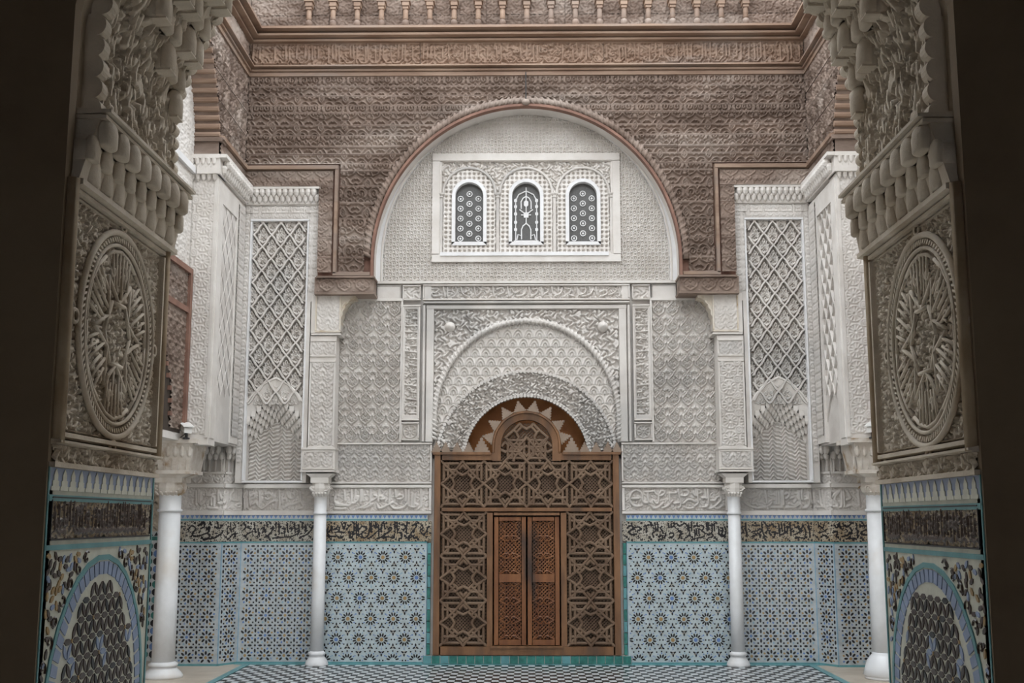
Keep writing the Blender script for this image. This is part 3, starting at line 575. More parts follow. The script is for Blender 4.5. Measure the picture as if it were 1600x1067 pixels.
# ------------------------------------------------------------------ carved fields beside the portal
for sd in (-1, 1):
    g = FY(YB, sd); sn = SIDE[sd]
    t = thing('arabesque_field', (sd * 2.3, YB, Z_ST1), 'low wide arabesque plaster panel %s of the door head' % sn, 'carved panel', 'arabesque plaster panels')
    z0, z1 = Z_ST1 + 0.01, zf(691)
    m = MB(g); frame_rect(m, DW + 0.03, 3.1, z0, z1, 0.035, -0.03, 0.024); m.build('frame', 'plaster_pale', t)
    panel('carved_field', g, DW + 0.065, 3.0, z0 + 0.035, z1 - 0.035, -0.012, SMALLARAB, 0.022, 'plaster', t)
    t = thing('arabesque_field', (sd * 2.4, YB, z1), 'tall deeply carved arabesque panel %s of the portal, under the wooden bracket' % sn, 'carved panel', 'arabesque plaster panels')
    ua, ub = uf(625), 3.0
    panel('carved_field', g, ua, ub, z1, zf(470), -0.02, FIELD, 0.042, 'plaster', t, du=0.0085)
    m = MB(g); m.box(ua - 0.035, ua, z1, zf(470), -0.03, 0.03, 0, 0.004); m.box(ua - 0.035, 3.0, zf(470), zf(466), -0.03, 0.03); m.build('frame', 'plaster_pale', t)
    # upright inscription strip with a rosette block
    t = thing('upright_inscription', (sd * 1.8, YB, z1), 'narrow upright carved inscription strip on the %s side of the portal' % sn, 'inscription', 'upright portal inscriptions')
    a, b = uf(655), uf(628); zc0, zc1 = zf(655), zf(476); wS = b - a
    m = MB(g); frame_rect(m, a - 0.01, b + 0.01, zf(688), zf(659), 0.03, -0.03, 0.03); frame_rect(m, a - 0.01, b + 0.01, zc0 - 0.02, zc1, 0.03, -0.03, 0.03); frame_rect(m, a - 0.01, b + 0.01, zf(469), zf(445), 0.025, -0.03, 0.03)
    m.build('frame', 'plaster_pale', t)
    cu, cv = wS / 2, (zc1 - zc0) / 2; st = []
    rng = random.Random(11)
    for k in range(16):
        v = 0.10 + k * (2 * cv - 0.22) / 15
        st.append(([(cu - wS * 0.33, v), (cu + wS * rng.uniform(-.1, .34), v + rng.uniform(-.02, .02))], 0.012))
        st.append((spiral(cu + rng.uniform(-.05, .05), v + 0.05, 0.036, rng.uniform(0, 360), 0.9), 0.010))
    cm = lambda U, V: (np.abs(U - cu) < wS * 0.36) & (np.abs(V - cv) < cv - 0.07)
    panel('carved_letters', g, a, b, zc0, zc1, -0.03, lambda U, V: np.where(cm(U, V), np.maximum(dist_strokes(U, V, st, 0.010), 0.55 * VERM(70)(U, V)), 1.0), 0.045, 'plaster', t, du=0.0095)
    RS = [([(wS / 2 + 0.02 * math.cos(q), 0.14 + 0.02 * math.sin(q)), (wS / 2 + 0.085 * math.cos(q), 0.14 + 0.085 * math.sin(q))], 0.008) for q in [k * PI / 5 for k in range(10)]] + [(arc(wS / 2, 0.14, 0.10, 0, 360, 20), 0.009)]
    panel('rosette', g, a, b, zf(688), zf(659), -0.01, lambda U, V: dist_strokes(U, V, RS, 0.010), 0.02, 'plaster', t, du=0.010)
    panel('corner_block', g, a, b, zf(469), zf(445), -0.01, lambda U, V: 0.8 * VERM(50)(U, V), 0.015, 'plaster', t, du=0.011)
    m = MB(g); frame_rect(m, b + 0.03, 2.38, zf(470), zf(445), 0.02, -0.03, 0.014); m.box(b + 0.05, 2.36, zf(468), zf(447), -0.03, 0.004); m.build('plain_block', 'plaster', t)

# ------------------------------------------------------------------ portal frame, arches
PZ = zf(691)
po = thing('portal_surround', (0, YB, PZ), 'large carved plaster arch surround framing the wooden door', 'portal')
m = MB(f)
ui, uo, zt0, zt1 = uf(678), uf(659), zf(484), zf(470)
m.box(-uo, uo, zt1 - 0.06, zt1, -0.03, 0.075, 0, 0.02); m.box(-uo + 0.05, uo - 0.05, zt0, zt1 - 0.06, -0.03, 0.04, 0, 0.015)
for sd in (-1, 1): m.box(min(sd * uo, sd * (uo - 0.06)), max(sd * uo, sd * (uo - 0.06)), PZ, zt1 - 0.06, -0.03, 0.06, 0, 0.015); m.box(min(sd * ui, sd * (uo - 0.06)), max(sd * ui, sd * (uo - 0.06)), PZ, zt1 - 0.06, -0.03, 0.035, 0, 0.01)
m.build('moulding', 'plaster', po)
RA, RZ, RAV = 1.49, zf(650), 1.56
def arch_path(R, zc, z0, n=60, rv=None):
    rv = R if rv is None else rv
    k = max(2, int((zc - z0) / 0.06)) if zc > z0 else 0
    legs = [(R, z0 + (zc - z0) * i / k) for i in range(k)] if k else []
    a = [(R * math.cos(t), zc + rv * math.sin(t)) for t in np.linspace(0, PI, n)]
    return legs + a + [(-p[0], p[1]) for p in legs[::-1]]
def rope(fr, R0, R0v, wid, zc, z0, step, r, n, mat, parent):
    mid = arch_path(R0 + wid / 2, zc, z0, 400, R0v + wid / 2); m = MB(fr); acc = 0.0; last = mid[0]; half = len(mid) // 2
    m.tube([(p[0], p[1], n - r * 0.4) for p in mid[::6]], wid * 0.42, 6)
    for i in range(1, len(mid) - 1):
        acc += math.dist(mid[i], last); last = mid[i]
        if acc >= step:
            acc = 0.0; tx, tz = mid[i + 1][0] - mid[i - 1][0], mid[i + 1][1] - mid[i - 1][1]; L = math.hypot(tx, tz); tx /= L; tz /= L; sl = step * 0.55 * (1 if i < half else -1)
            a = (mid[i][0] + tz * wid / 2 + tx * sl, mid[i][1] - tx * wid / 2 + tz * sl); b = (mid[i][0] - tz * wid / 2 - tx * sl, mid[i][1] + tx * wid / 2 - tz * sl)
            m.tube([(a[0], a[1], n - 0.01), (mid[i][0], mid[i][1], n + 0.022), (b[0], b[1], n - 0.01)], [r * .7, r, r * .7], 6)
    m.build('rope_moulding', mat, parent, smooth=True, kind='stuff')
rope(f, RA - 0.10, RAV - 0.10, 0.10, RZ, PZ, 0.06, 0.024, 0.02, 'plaster', po)
panel('spandrel_carving', f, -ui, ui, RZ - 0.1, zt0, -0.02, VERM(48), 0.032, 'plaster', po, mask=lambda U, V: ((U / (RA - 0.03)) ** 2 + ((V - RZ) / (RAV - 0.03)) ** 2 > 1) & ((np.abs(U) > RA - 0.05) | (V > RZ)))
R2, R2Z = 1.40, zf(720)
for sd in (-1, 1):
    g = FY(YB, sd); m = MB(g)
    cu, cv = uf(703, 511), zf(511)
    m.lathe([(0.09, 0), (0.075, 0.03), (0.05, 0.05), (0.045, 0.075), (0.0, 0.08)], 0, 0, 16)
    m.v = [(cu + p[0], cv + p[2], p[1]) for p in m.v]
    m.build('boss', 'plaster_pale', po, smooth=True)
panel('scale_carving', f, -RA, RA, PZ - 0.02, RZ + RAV, -0.025, SCALE, 0.022, 'plaster_pale', po, mask=lambda U, V: ((U / (RA - 0.04)) ** 2 + (np.maximum(V - RZ, 0) / (RAV - 0.04)) ** 2 < 1) & (U ** 2 + (V - R2Z) ** 2 > (R2 - 0.02) ** 2))
panel('arch_ring_carving', f, -R2, R2, zf(703), R2Z + R2, 0.015, VERM(66), 0.035, 'plaster', po, mask=lambda U, V: (U ** 2 + (V - R2Z) ** 2 < R2 ** 2) & (U ** 2 + (V - ARCZ) ** 2 > (ARC) ** 2))
m = MB(f)
for R, zc, n0, k, rr in ((R2, R2Z, 0.03, 70, 0.028), (ARC, ARCZ, 0.02, 54, 0.034)):
    for t in np.linspace(math.radians(7), PI - math.radians(7), k):
        c = (R * math.cos(t), zc + R * math.sin(t)); m.prism(ell(c[0], c[1], rr, rr, t, 8), -0.12, n0 + 0.02)
m.build('scalloped_edge', 'plaster', po, kind='stuff')
ti = thing('stucco_inscription', (0, YB, zf(469)), 'long horizontal carved inscription over the portal, below the arched tympanum', 'inscription', 'carved plaster inscriptions')
m = MB(f); frame_rect(m, -uo, uo, zf(469), zf(444), 0.03, -0.03, 0.03); m.build('frame', 'plaster_pale', ti)
xa, xb = -uo + 0.03, uo - 0.03
st = parse(T_TOP, 3, 14.6, (xb - xa) / 152.0, 0.0215, 0.013); vv = VERM(72)
panel('carved_letters', f, xa, xb, zf(469) + 0.03, zf(444) - 0.03, -0.015, lambda U, V: np.where((U < 0.10) | (U > xb - xa - 0.10), 1.0, np.maximum(dist_strokes(U, V, st, 0.010), 0.5 * vv(U, V))), 0.03, 'plaster', ti, du=0.009)

# ------------------------------------------------------------------ tympanum with three windows
YW = 17.58                                 # face of the cedar work
RW = 2.40; RWZ = zf(405, YW); RWV = 2.50
TZ = zf(440)
ty = thing('tympanum', (0, YB, TZ), 'pale carved plaster tympanum filling the big wooden arch', 'tympanum')
RT, RTZ, RTV = 2.31, zf(405), 2.46
wx, wz0, wz1 = uf(675, 330), zf(410), zf(240)
inR = lambda U, V, R: (U / R) ** 2 + (np.maximum(V - RTZ, 0) / (R + RTV - RT)) ** 2 < 1
panel('interlace_carving', f, -2.4, 2.4, TZ, RTZ + RTV, -0.01, GEO, 0.022, 'plaster_pale', ty, du=0.0075, mask=lambda U, V: inR(U, V, RT) & ~((np.abs(U) < wx - 0.02) & (V > wz0 + 0.02) & (V < wz1 - 0.02)))
A = arch_path(RT - 0.02, RTZ, TZ, 60, RTV - 0.02); B = arch_path(RT + 0.36, RTZ, TZ, 60, RTV + 0.36)
m = MB(f); m.band(A, B, -0.03, 0.035); m.build('arch_band', 'limewash', ty)
m = MB(f); m.tube([(p[0], p[1], 0.035) for p in arch_path(RT, RTZ, TZ, 60, RTV)], 0.018, 6); m.box(-2.45, 2.45, TZ - 0.04, TZ + 0.02, -0.03, 0.04, 0, 0.01); m.build('edge_bead', 'plaster_pale', ty)
wf = thing('window_surround', (0, YB, wz0), 'rectangular carved plaster surround holding three small arched windows', 'window surround')
m = MB(f); frame_rect(m, -wx, wx, wz0, wz1, 0.13, -0.03, 0.045); frame_rect(m, -wx + 0.11, wx - 0.11, wz0 + 0.11, wz1 - 0.09, 0.05, -0.03, 0.03); m.build('frame', 'plaster_pale', wf)
m = MB(f); m.box(-wx + 0.14, wx - 0.2, wz0 + 0.10, wz0 + 0.16, -0.02, 0.062); m.build('whitewashed_sill', 'limewash', wf)
wcs = [-0.915, 0.0, 0.915]; ww = 0.225; wzb, wza = zf(378), zf(285); wsp = wza - ww
Rw2 = 0.42; wz2 = zf(302)
def in_win(U, V, c, e=0.0): return (np.abs(U - c) < ww + e) & (V > wzb - e) & ((V < wsp) | ((U - c) ** 2 + (V - wsp) ** 2 < (ww + e) ** 2))
def hwin(U, V):
    h = 0.75 * VERM(58)(U, V); return h
iu0, iu1, iv0, iv1 = -wx + 0.14, wx - 0.14, wz0 + 0.14, wz1 - 0.12
HOLE = cellpat([(arc(0.5, 0.5, 0.17, 0, 360, 10), 0.10)], 0.075, 0.075, n=20, soft=0.014)
def hsurr(U, V):
    u = U + iu0; v = V + iv0; h = 0.8 * VERM(58)(u, v)
    for c in wcs:
        r = np.sqrt((u - c) ** 2 + np.maximum(v - wz2, 0) ** 2); ins = r < Rw2
        h = np.where(ins, 0.95 - 0.9 * HOLE(u - c + 0.0375, v), h)
    return h
panel('surround_carving', f, iu0, iu1, iv0, iv1, -0.02, hsurr, 0.03, 'plaster_pale', wf, du=0.0095, mask=lambda U, V: ~(in_win(U, V, wcs[0], 0.02) | in_win(U, V, wcs[1], 0.02) | in_win(U, V, wcs[2], 0.02)))
m = MB(f)
for c in wcs:
    m.tube([(c + p[0], p[1], 0.015) for p in arch_path(Rw2, wz2, wz2 - 0.02, 30)], 0.022, 6)
for c in (-1.37, -0.457, 0.457, 1.37):
    m.lathe([(0.028, iv0), (0.028, wz2 - 0.09), (0.045, wz2 - 0.07), (0.03, wz2 - 0.05), (0.05, wz2 - 0.02), (0.05, wz2)], c, 0.01, 8)
m.build('blind_arcade', 'plaster', wf)
for k, c in enumerate(wcs):
    wn = tag(bpy.data.objects.new('window_%d' % (k + 1), None), ['arched window with ring tracery, left of three in the tympanum', 'middle arched window with branching lamp-shaped tracery', 'arched window with ring tracery, right of three in the tympanum'][k], 'window', 'tympanum windows', 'structure')
    wn.location = (c, YB, wzb); COL.objects.link(wn); g = FY(YB, 1, XC + c)
    def outl(e, nb=14): return [(ww + e, wzb - e)] + [((ww + e) * math.cos(t), wsp + (ww + e) * math.sin(t)) for t in np.linspace(0, PI, nb)] + [(-ww - e, wzb - e)]
    m = MB(g); a, b = outl(0), outl(0.055); m.band(a, b, -0.1, 0.03); m.box(-ww - 0.055, ww + 0.055, wzb - 0.055, wzb, -0.1, 0.03); m.build('window_frame', 'limewash', wn)
    m = MB(g); m.prism(outl(0.01), -0.10, -0.08); m.build('pane', 'glass_screen', wn)
    m = MB(g)
    if k != 1:
        for j in range(7):
            for q in ((-0.145, 0.145) if j % 2 == 0 else (0,)):
                pass
        for q, offs in ((-0.145, 0.075), (0.0, 0.155), (0.145, 0.075)):
            z = wzb + offs
            while z < wsp + math.sqrt(max(0, ww ** 2 - q * q)) - 0.05:
                ring = [(q + 0.042 * math.cos(t), z + 0.042 * math.sin(t), -0.07) for t in np.linspace(0, 2 * PI, 13)[:-1]]
                m.tube(ring, 0.009, 5, closed=True); m.prism(ell(q, z, 0.017, 0.017, 0, 8), -0.08, -0.06); z += 0.165
        m.build('ring_tracery', 'limewash', wn)
    else:
        def tp(p, r=0.011): m.tube([(x, wzb + y, -0.065) for x, y in p], r, 5)
        for s_ in (-1, 1):
            tp([(s_ * 0.17, 0.0), (s_ * 0.17, 0.70)]); tp([(s_ * 0.17, 0.70), (s_ * 0.12, 0.80), (0, 0.86)])
            tp([(s_ * 0.075, 0.06), (s_ * 0.075, 0.22), (s_ * 0.05, 0.28), (0, 0.32)]); tp([(s_ * 0.08, 0.56), (s_ * 0.08, 0.68), (s_ * 0.05, 0.74), (0, 0.77)])
            tp([(s_ * 0.02, 0.48), (s_ * 0.08, 0.53), (s_ * 0.11, 0.55)]); tp([(s_ * 0.09, 0.12), (s_ * 0.13, 0.14), (s_ * 0.15, 0.05)])
            for y in (0.22, 0.34, 0.48, 0.60, 0.70): m.prism(ell(s_ * 0.17, wzb + y, 0.028, 0.034, 0, 6), -0.078, -0.058)
        tp([(0, 0.32), (0, 0.92)]); m.prism(ell(0, wzb + 0.46, 0.055, 0.06, 0, 4), -0.078, -0.055); m.prism(ell(0, wzb + 0.65, 0.04, 0.06, 0, 6), -0.078, -0.055); tp([(-0.08, 0.46), (0.08, 0.46)]); tp([(-0.2, 0.03), (0.2, 0.03)])
        m.build('branch_tracery', 'limewash', wn)

# ------------------------------------------------------------------ the wooden door
do = tag(bpy.data.objects.new('door_1', None), 'tall carved cedar door screen with a small double door in its middle', 'door', None, 'structure'); do.location = (0, YB, 0.13); COL.objects.link(do)
z_b, z_s, z_t = 0.125, zf(1012), zf(707)
cD = 0.0
ao, ai = 0.535, 0.40; acz = zf(696)
m = MB(f)
m.box(-DW, -DW + 0.115, z_b, z_t, -0.10, 0.05, 0, 0.012); m.box(DW - 0.115, DW, z_b, z_t, -0.10, 0.05, 0, 0.012)
m.box(-DW + 0.115, DW - 0.115, z_b, z_s + 0.03, -0.10, 0.05, 0, 0.012); m.box(-DW + 0.115, -ao + 0.01, z_t - 0.13, z_t, -0.10, 0.048, 0, 0.012); m.box(ao - 0.01, DW - 0.115, z_t - 0.13, z_t, -0.10, 0.048, 0, 0.012)
m.box(-DW - 0.015, -ao - 0.02, z_t - 0.035, z_t + 0.005, -0.08, 0.075); m.box(ao + 0.02, DW + 0.015, z_t - 0.035, z_t + 0.005, -0.08, 0.075)
zr0, zr1 = zf(800), zf(792)
m.box(-DW + 0.115, DW - 0.115, zr0, zr1, -0.10, 0.05, 0, 0.012)
m.build('frame', 'door_wood', do)
m = MB(f); m.band(arch_path(ai, acz, z_t - 0.13, 30), arch_path(ao, acz, z_t - 0.13, 30)[:], -0.10, 0.055, nA=0.035); 
m.tube([(p[0], p[1], 0.055) for p in arch_path(ao - 0.02, acz, z_t, 30)], 0.022, 6); m.build('arched_head_frame', 'door_wood', do)
wfo = uf(762, 900)
m = MB(f)
for sd in (-1, 1): a, b = sorted((sd * 0.515, sd * 0.62)); m.box(a, b, z_s, zr0, -0.10, 0.04, 0, 0.01)
m.box(-0.515, 0.515, zf(806), zr0, -0.10, 0.045, 0, 0.01); m.box(-0.56, 0.56, z_s + 0.0, z_s + 0.03, -0.1, 0.07); m.build('wicket_frame', 'door_wood', do)

def strapcell(cx, cz, w, h):
    """interlaced star straps of one cell, as segments"""
    S = []
    x = lambda a: cx + a * w; z = lambda b: cz + b * h
    P = lambda a, b: (x(a), z(b))
    oct_ = [(0.11, 0.24), (0.24, 0.11), (0.24, -0.11), (0.11, -0.24), (-0.11, -0.24), (-0.24, -0.11), (-0.24, 0.11), (-0.11, 0.24)]
    for k in range(8):                        # star of eight: each side runs on to the next point
        a, b = oct_[k], oct_[(k + 1) % 8]
        if k % 2 == 0:
            S.append((P(*a), P(*b)))
        else:
            mid = ((a[0] + b[0]) / 2 * 0.78, (a[1] + b[1]) / 2 * 0.78); S += [(P(*a), P(*mid)), (P(*mid), P(*b))]
    for sx in (-1, 1):
        for sz in (-1, 1):
            S += [(P(sx * 0.175, sz * 0.175), P(sx * 0.5, sz * 0.5)), (P(sx * 0.11, sz * 0.24), P(sx * 0.16, sz * 0.30)), (P(sx * 0.24, sz * 0.11), P(sx * 0.30, sz * 0.16)), (P(sx * 0.30, sz * 0.16), P(sx * 0.16, sz * 0.30)), (P(sx * 0.16, sz * 0.30), P(sx * 0.0, sz * 0.5)), (P(sx * 0.30, sz * 0.16), P(sx * 0.5, sz * 0.0)), (P(sx * 0.16, sz * 0.30), P(sx * 0.40, sz * 0.30)), (P(sx * 0.34, sz * 0.16), P(sx * 0.34, sz * 0.44)), (P(sx * 0.10, sz * 0.44), P(sx * 0.44, sz * 0.44)), (P(sx * 0.44, sz * 0.10), P(sx * 0.44, sz * 0.40)), (P(sx * 0.0, sz * 0.40), P(sx * 0.08, sz * 0.32))]
    return S
def lattice(fr, u0, u1, v0, v1, cells, parent, name, strapmat='strap_wood', hw=0.021, gap=0.052, clip=None, n0=-0.02, n1=0.035):
    t = MB(fr)                                # fine diagonal mesh behind the straps
    L = (v1 - v0) + (u1 - u0)
    for sg in (-1, 1):
        k = -int(L / gap) - 1
        while k * gap < L:
            c = k * gap; pts = []
            for tt in np.linspace(0, 1, 2): pass
            # line u - sg*v = const
            lo = max(u0, (c + u0) + 0) if False else None
            base = u0 + c if sg > 0 else u1 - c
            ua, ub = (base, base + (v1 - v0)) if sg > 0 else (base, base - (v1 - v0))
            va, vb = v0, v1
            def cl(ua, va, ub, vb):
                for lim, s2 in ((u0, 1), (u1, -1)):
                    if s2 * ua < s2 * lim and s2 * ub < s2 * lim: return None
                    if s2 * ua < s2 * lim: r = (lim - ua) / (ub - ua); ua, va = lim, va + r * (vb - va)
                    elif s2 * ub < s2 * lim: r = (lim - ua) / (ub - ua); ub, vb = lim, va + r * (vb - va)
                return ua, va, ub, vb
            q = cl(ua, va, ub, vb)
            if q:
                a, b, c2, d = q; e = 0.0055
                if clip is None or (clip((a + c2) / 2, (b + d) / 2) or True):
                    t.prism([(a - e, b + sg * e), (a + e, b - sg * e), (c2 + e, d - sg * e), (c2 - e, d + sg * e)], -0.055, -0.04 + 0.008 * (sg > 0), back=False)
            k += 1
    body = t.build(name, 'strap_wood', parent)
    segs = []
    for (cx, cz, w, h) in cells: segs += strapcell(cx, cz, w, h)
    seen = set()
    for (a, b) in segs:
        if clip is not None and not (clip(*a) and clip(*b)): continue
        key = tuple(sorted(((round(a[0], 2), round(a[1], 2)), (round(b[0], 2), round(b[1], 2)))))
        if key in seen: continue
        seen.add(key)
        if not (u0 - .01 <= min(a[0], b[0]) and max(a[0], b[0]) <= u1 + .01 and v0 - .01 <= min(a[1], b[1]) and max(a[1], b[1]) <= v1 + .01): continue
        d = np.array(b) - np.array(a); L = np.linalg.norm(d) + 1e-9; d /= L; pn = np.array((-d[1], d[0])) * hw
        a2 = np.array(a) - d * hw * 0.5; b2 = np.array(b) + d * hw * 0.5
        m = MB(fr); q = [a2 - pn, b2 - pn, b2 + pn, a2 + pn]; q2 = [a2 - pn * 0.45, b2 - pn * 0.45, b2 + pn * 0.45, a2 + pn * 0.45]
        nn = n1 + random.uniform(-0.003, 0.003)
        m.add([(*p, n0 - 0.03) for p in q] + [(*p, nn - 0.012) for p in q] + [(*p, nn) for p in q2], [(0, 1, 5, 4), (1, 2, 6, 5), (2, 3, 7, 6), (3, 0, 4, 7), (4, 5, 9, 8), (5, 6, 10, 9), (6, 7, 11, 10), (7, 4, 8, 11), (8, 9, 10, 11)])
        m.build('strap', strapmat, body)
    return body
uL0, uL1 = -DW + 0.115, DW - 0.115; zp0, zp1 = zr1, z_t - 0.13
cw = (uL1 - uL0) / 4; chh = zp1 - zp0
lattice(f, uL0, uL1, zp0, zp1, [(uL0 + cw * (i + .5), zp0 + chh / 2, cw, chh) for i in range(4)], do, 'upper_lattice')
ha, hb = zp1, acz + ai
lattice(f, -ai, ai, ha, hb - 0.05, [(0, ha + 0.36, 0.66, 0.72), (-0.33, ha + 0.0, 0.66, 0.72), (0.33, ha + 0.0, 0.66, 0.72)], do, 'head_lattice', clip=lambda u, v: v >= ha - 0.001 and (v < acz or u * u + (v - acz) ** 2 < (ai - 0.02) ** 2))
sh = (zr0 - z_s - 0.03) / 3
for sd in (-1, 1):
    a, b = sorted((sd * 0.62, sd * (DW - 0.115)))
    lattice(f, a, b, z_s + 0.03, zr0, [((a + b) / 2, z_s + 0.03 + sh * (i + .5), (b - a), sh) for i in range(3)], do, 'side_lattice')
# the two leaves
for sd in (-1, 1):
    a, b = sorted((sd * 0.008, sd * 0.505)); zl0, zl1 = z_s + 0.035, zf(807); zm0, zm1 = zf(910), zf(896)
    lf = MB(f)
    lf.box(a, a + 0.075, zl0, zl1, -0.08, 0.02, 0, 0.006); lf.box(b - 0.075, b, zl0, zl1, -0.08, 0.02, 0, 0.006)
    for q0, q1 in ((zl0, zl0 + 0.09), (zm0, zm1), (zl1 - 0.07, zl1)): lf.box(a + 0.075, b - 0.075, q0, q1, -0.08, 0.018, 0, 0.006)
    leaf = lf.build('door_leaf', 'door_leaf_wood', do, label='reddish brown leaf of the small double door')
    for q0, q1 in ((zl0 + 0.09, zm0), (zm1, zl1 - 0.07)):
        u0_, u1_ = a + 0.075, b - 0.075; t = MB(f); gap = 0.056
        for sg in (-1, 1):
            k = -60
            while k < 60:
                base = (u0_ if sg > 0 else u1_) + k * gap * sg
                pa = np.array((base, q0)); pb = np.array((base + sg * (q1 - q0), q1)); d = pb - pa
                t0 = max(0, min((u0_ - pa[0]) / d[0], (u1_ - pa[0]) / d[0])); t1 = min(1, max((u0_ - pa[0]) / d[0], (u1_ - pa[0]) / d[0]))
                if t1 > t0:
                    A_, B_ = pa + d * t0, pa + d * t1; e = 0.006
                    t.prism([(A_[0] - e, A_[1] + sg * e), (A_[0] + e, A_[1] - sg * e), (B_[0] + e, B_[1] - sg * e), (B_[0] - e, B_[1] + sg * e)], -0.05, -0.03 + 0.008 * (sg > 0), back=False)
                k += 1
        nc = 3; hh = (q1 - q0) / nc; cx = (u0_ + u1_) / 2
        for i in range(nc):                   # small star outlines
            cz = q0 + hh * (i + .5); r0, r1 = 0.115, 0.085
            st = [((cx + (r0 if k % 2 == 0 else r1) * math.cos(k * PI / 8), cz + (r0 if k % 2 == 0 else r1) * 1.15 * math.sin(k * PI / 8), -0.012) for k in range(16))]
            t.tube(list(st[0]), 0.013, 5, closed=True)
            for sx in (-1, 1):
                for sz in (-1, 1): t.tube([(cx + sx * 0.085, cz + sz * 0.10, -0.012), (cx + sx * 0.16, cz + sz * 0.145, -0.012)], 0.012, 5)
        t.build('leaf_lattice', 'door_leaf_wood', leaf)
# fretted merlons standing on the door's top edge and around its arched head
def merlon(w, h, k=5):
    L = []
    for i in range(k):
        x = w / 2 * (1 - i / k); L += [(x, h * i / k), (x, h * (i + .62) / k), (x - w / 2 / k * 1.35, h * (i + .62) / k)]
    L.append((0.008, h)); R = [(-x, y) for x, y in L[::-1]]
    return L + R
def put_merlon(cu, cv, ang, w, h):
    c, s_ = math.cos(ang), math.sin(ang)
    m = MB(f); m.prism([(cu + x * c - y * s_, cv + x * s_ + y * c) for x, y in merlon(w, h)], 0.01, 0.062); m.build('fret_merlon', 'cutout_wood', do)
for a in (-78, -57, -33, -11, 11, 33, 57, 78):
    r = math.radians(a); put_merlon(-ao * math.sin(r), acz + ao * math.cos(r), r, 0.20, 0.175)
for u in (0.70, 0.90, 1.08, 1.26, 1.40):
    for sd in (-1, 1): put_merlon(sd * u, z_t, 0, 0.17 if u > .8 else 0.26, 0.16 if u > .8 else 0.24)

# ------------------------------------------------------------------ columns
def column(x, Y, ztop, r, label, sc=1.0, capmat='capital_stone'):
    t = thing('marble_column', (x, Y, 0), label, 'column', 'white marble columns')
    fr = FY(Y, 1, x)
    zc = ztop - 0.62 * sc                     # bottom of the capital's neck
    m = MB(fr); b = r
    m.lathe([(b * 1.75, 0), (b * 1.78, 0.03), (b * 1.6, 0.07), (b * 1.25, 0.12), (b * 1.12, 0.15), (b * 1.28, 0.16), (b * 1.30, 0.19), (b * 1.1, 0.205), (b * 1.0, 0.22)], 0, 0, 24); m.build('base', 'marble', t, smooth=True)
    m = MB(fr); m.lathe([(b * 1.02, 0.21), (b * 1.02, 0.9), (b * 0.97, zc)], 0, 0, 24); m.build('shaft', 'marble', t, smooth=True)
    m = MB(fr); m.lathe([(b * 0.98, zc), (b * 1.12, zc + 0.01), (b * 1.12, zc + 0.035), (b * 0.98, zc + 0.045), (b * 0.98, zc + 0.26 * sc), (b * 1.05, zc + 0.28 * sc)], 0, 0, 20); m.build('neck', 'marble', t, smooth=True)
    m = MB(fr); z0 = zc + 0.26 * sc; w = b * 1.05
    P = []; K = [(w * 0.92, z0), (w * 1.25, z0 + 0.06 * sc), (w * 1.38, z0 + 0.14 * sc), (w * 1.32, z0 + 0.22 * sc), (w * 1.30, z0 + 0.25 * sc)]
    m.lathe(K, 0, 0, 12)
    for q in (-1, 1):
        for e in (-1, 1): m.tube([(q * w * (1.05 - 0.3 * i / 10) + q * 0.045 * sc * math.cos(i * 0.9), z0 + 0.13 * sc + 0.045 * sc * (1 - i / 14) * math.sin(i * 0.9), e * w * 0.95) for i in range(10)], 0.016 * sc, 5)
    for i in range(5): m.tube([((i - 2) * w * 0.4, z0 + 0.02, w * 1.0), ((i - 2) * w * 0.45, z0 + 0.07 * sc, w * 1.32)], 0.018 * sc, 5)
    m.box(-w * 1.32, w * 1.32, z0 + 0.22 * sc, z0 + 0.30 * sc, -w * 1.32, w * 1.32); m.build('capital', capmat, t)
    m = MB(fr); z1 = z0 + 0.30 * sc
    m.add([(-w * 1.3, z1, -w * 1.3), (w * 1.3, z1, -w * 1.3), (w * 1.3, z1, w * 1.3), (-w * 1.3, z1, w * 1.3), (-w * 2.0, ztop, -w * 1.6), (w * 2.0, ztop, -w * 1.6), (w * 2.0, ztop, w * 1.6), (-w * 2.0, ztop, w * 1.6)], [(0, 1, 2, 3), (7, 6, 5, 4), (0, 4, 5, 1), (1, 5, 6, 2), (2, 6, 7, 3), (3, 7, 4, 0)]); m.build('impost', capmat, t)
    return t
YP = 17.68
ZPB = zf(738, YP)                           # underside of the engaged piers
for sd in (-1, 1):
    cx = XC + sd * uf(490 if sd < 0 else 1148, 1000, 17.75)
    column(XC + sd * 3.155, 17.76, ZPB - 0.02, 0.098, 'slim white marble column next to the door, on its %s side' % SIDE[sd], 1.0, 'plaster_pale')
    column(XC + sd * (5.05 if sd < 0 else 4.93), 16.42, zf(741, 16.4), 0.155, 'thick marble column at the far %s, half hidden by the near archway' % SIDE[sd], 0.85)
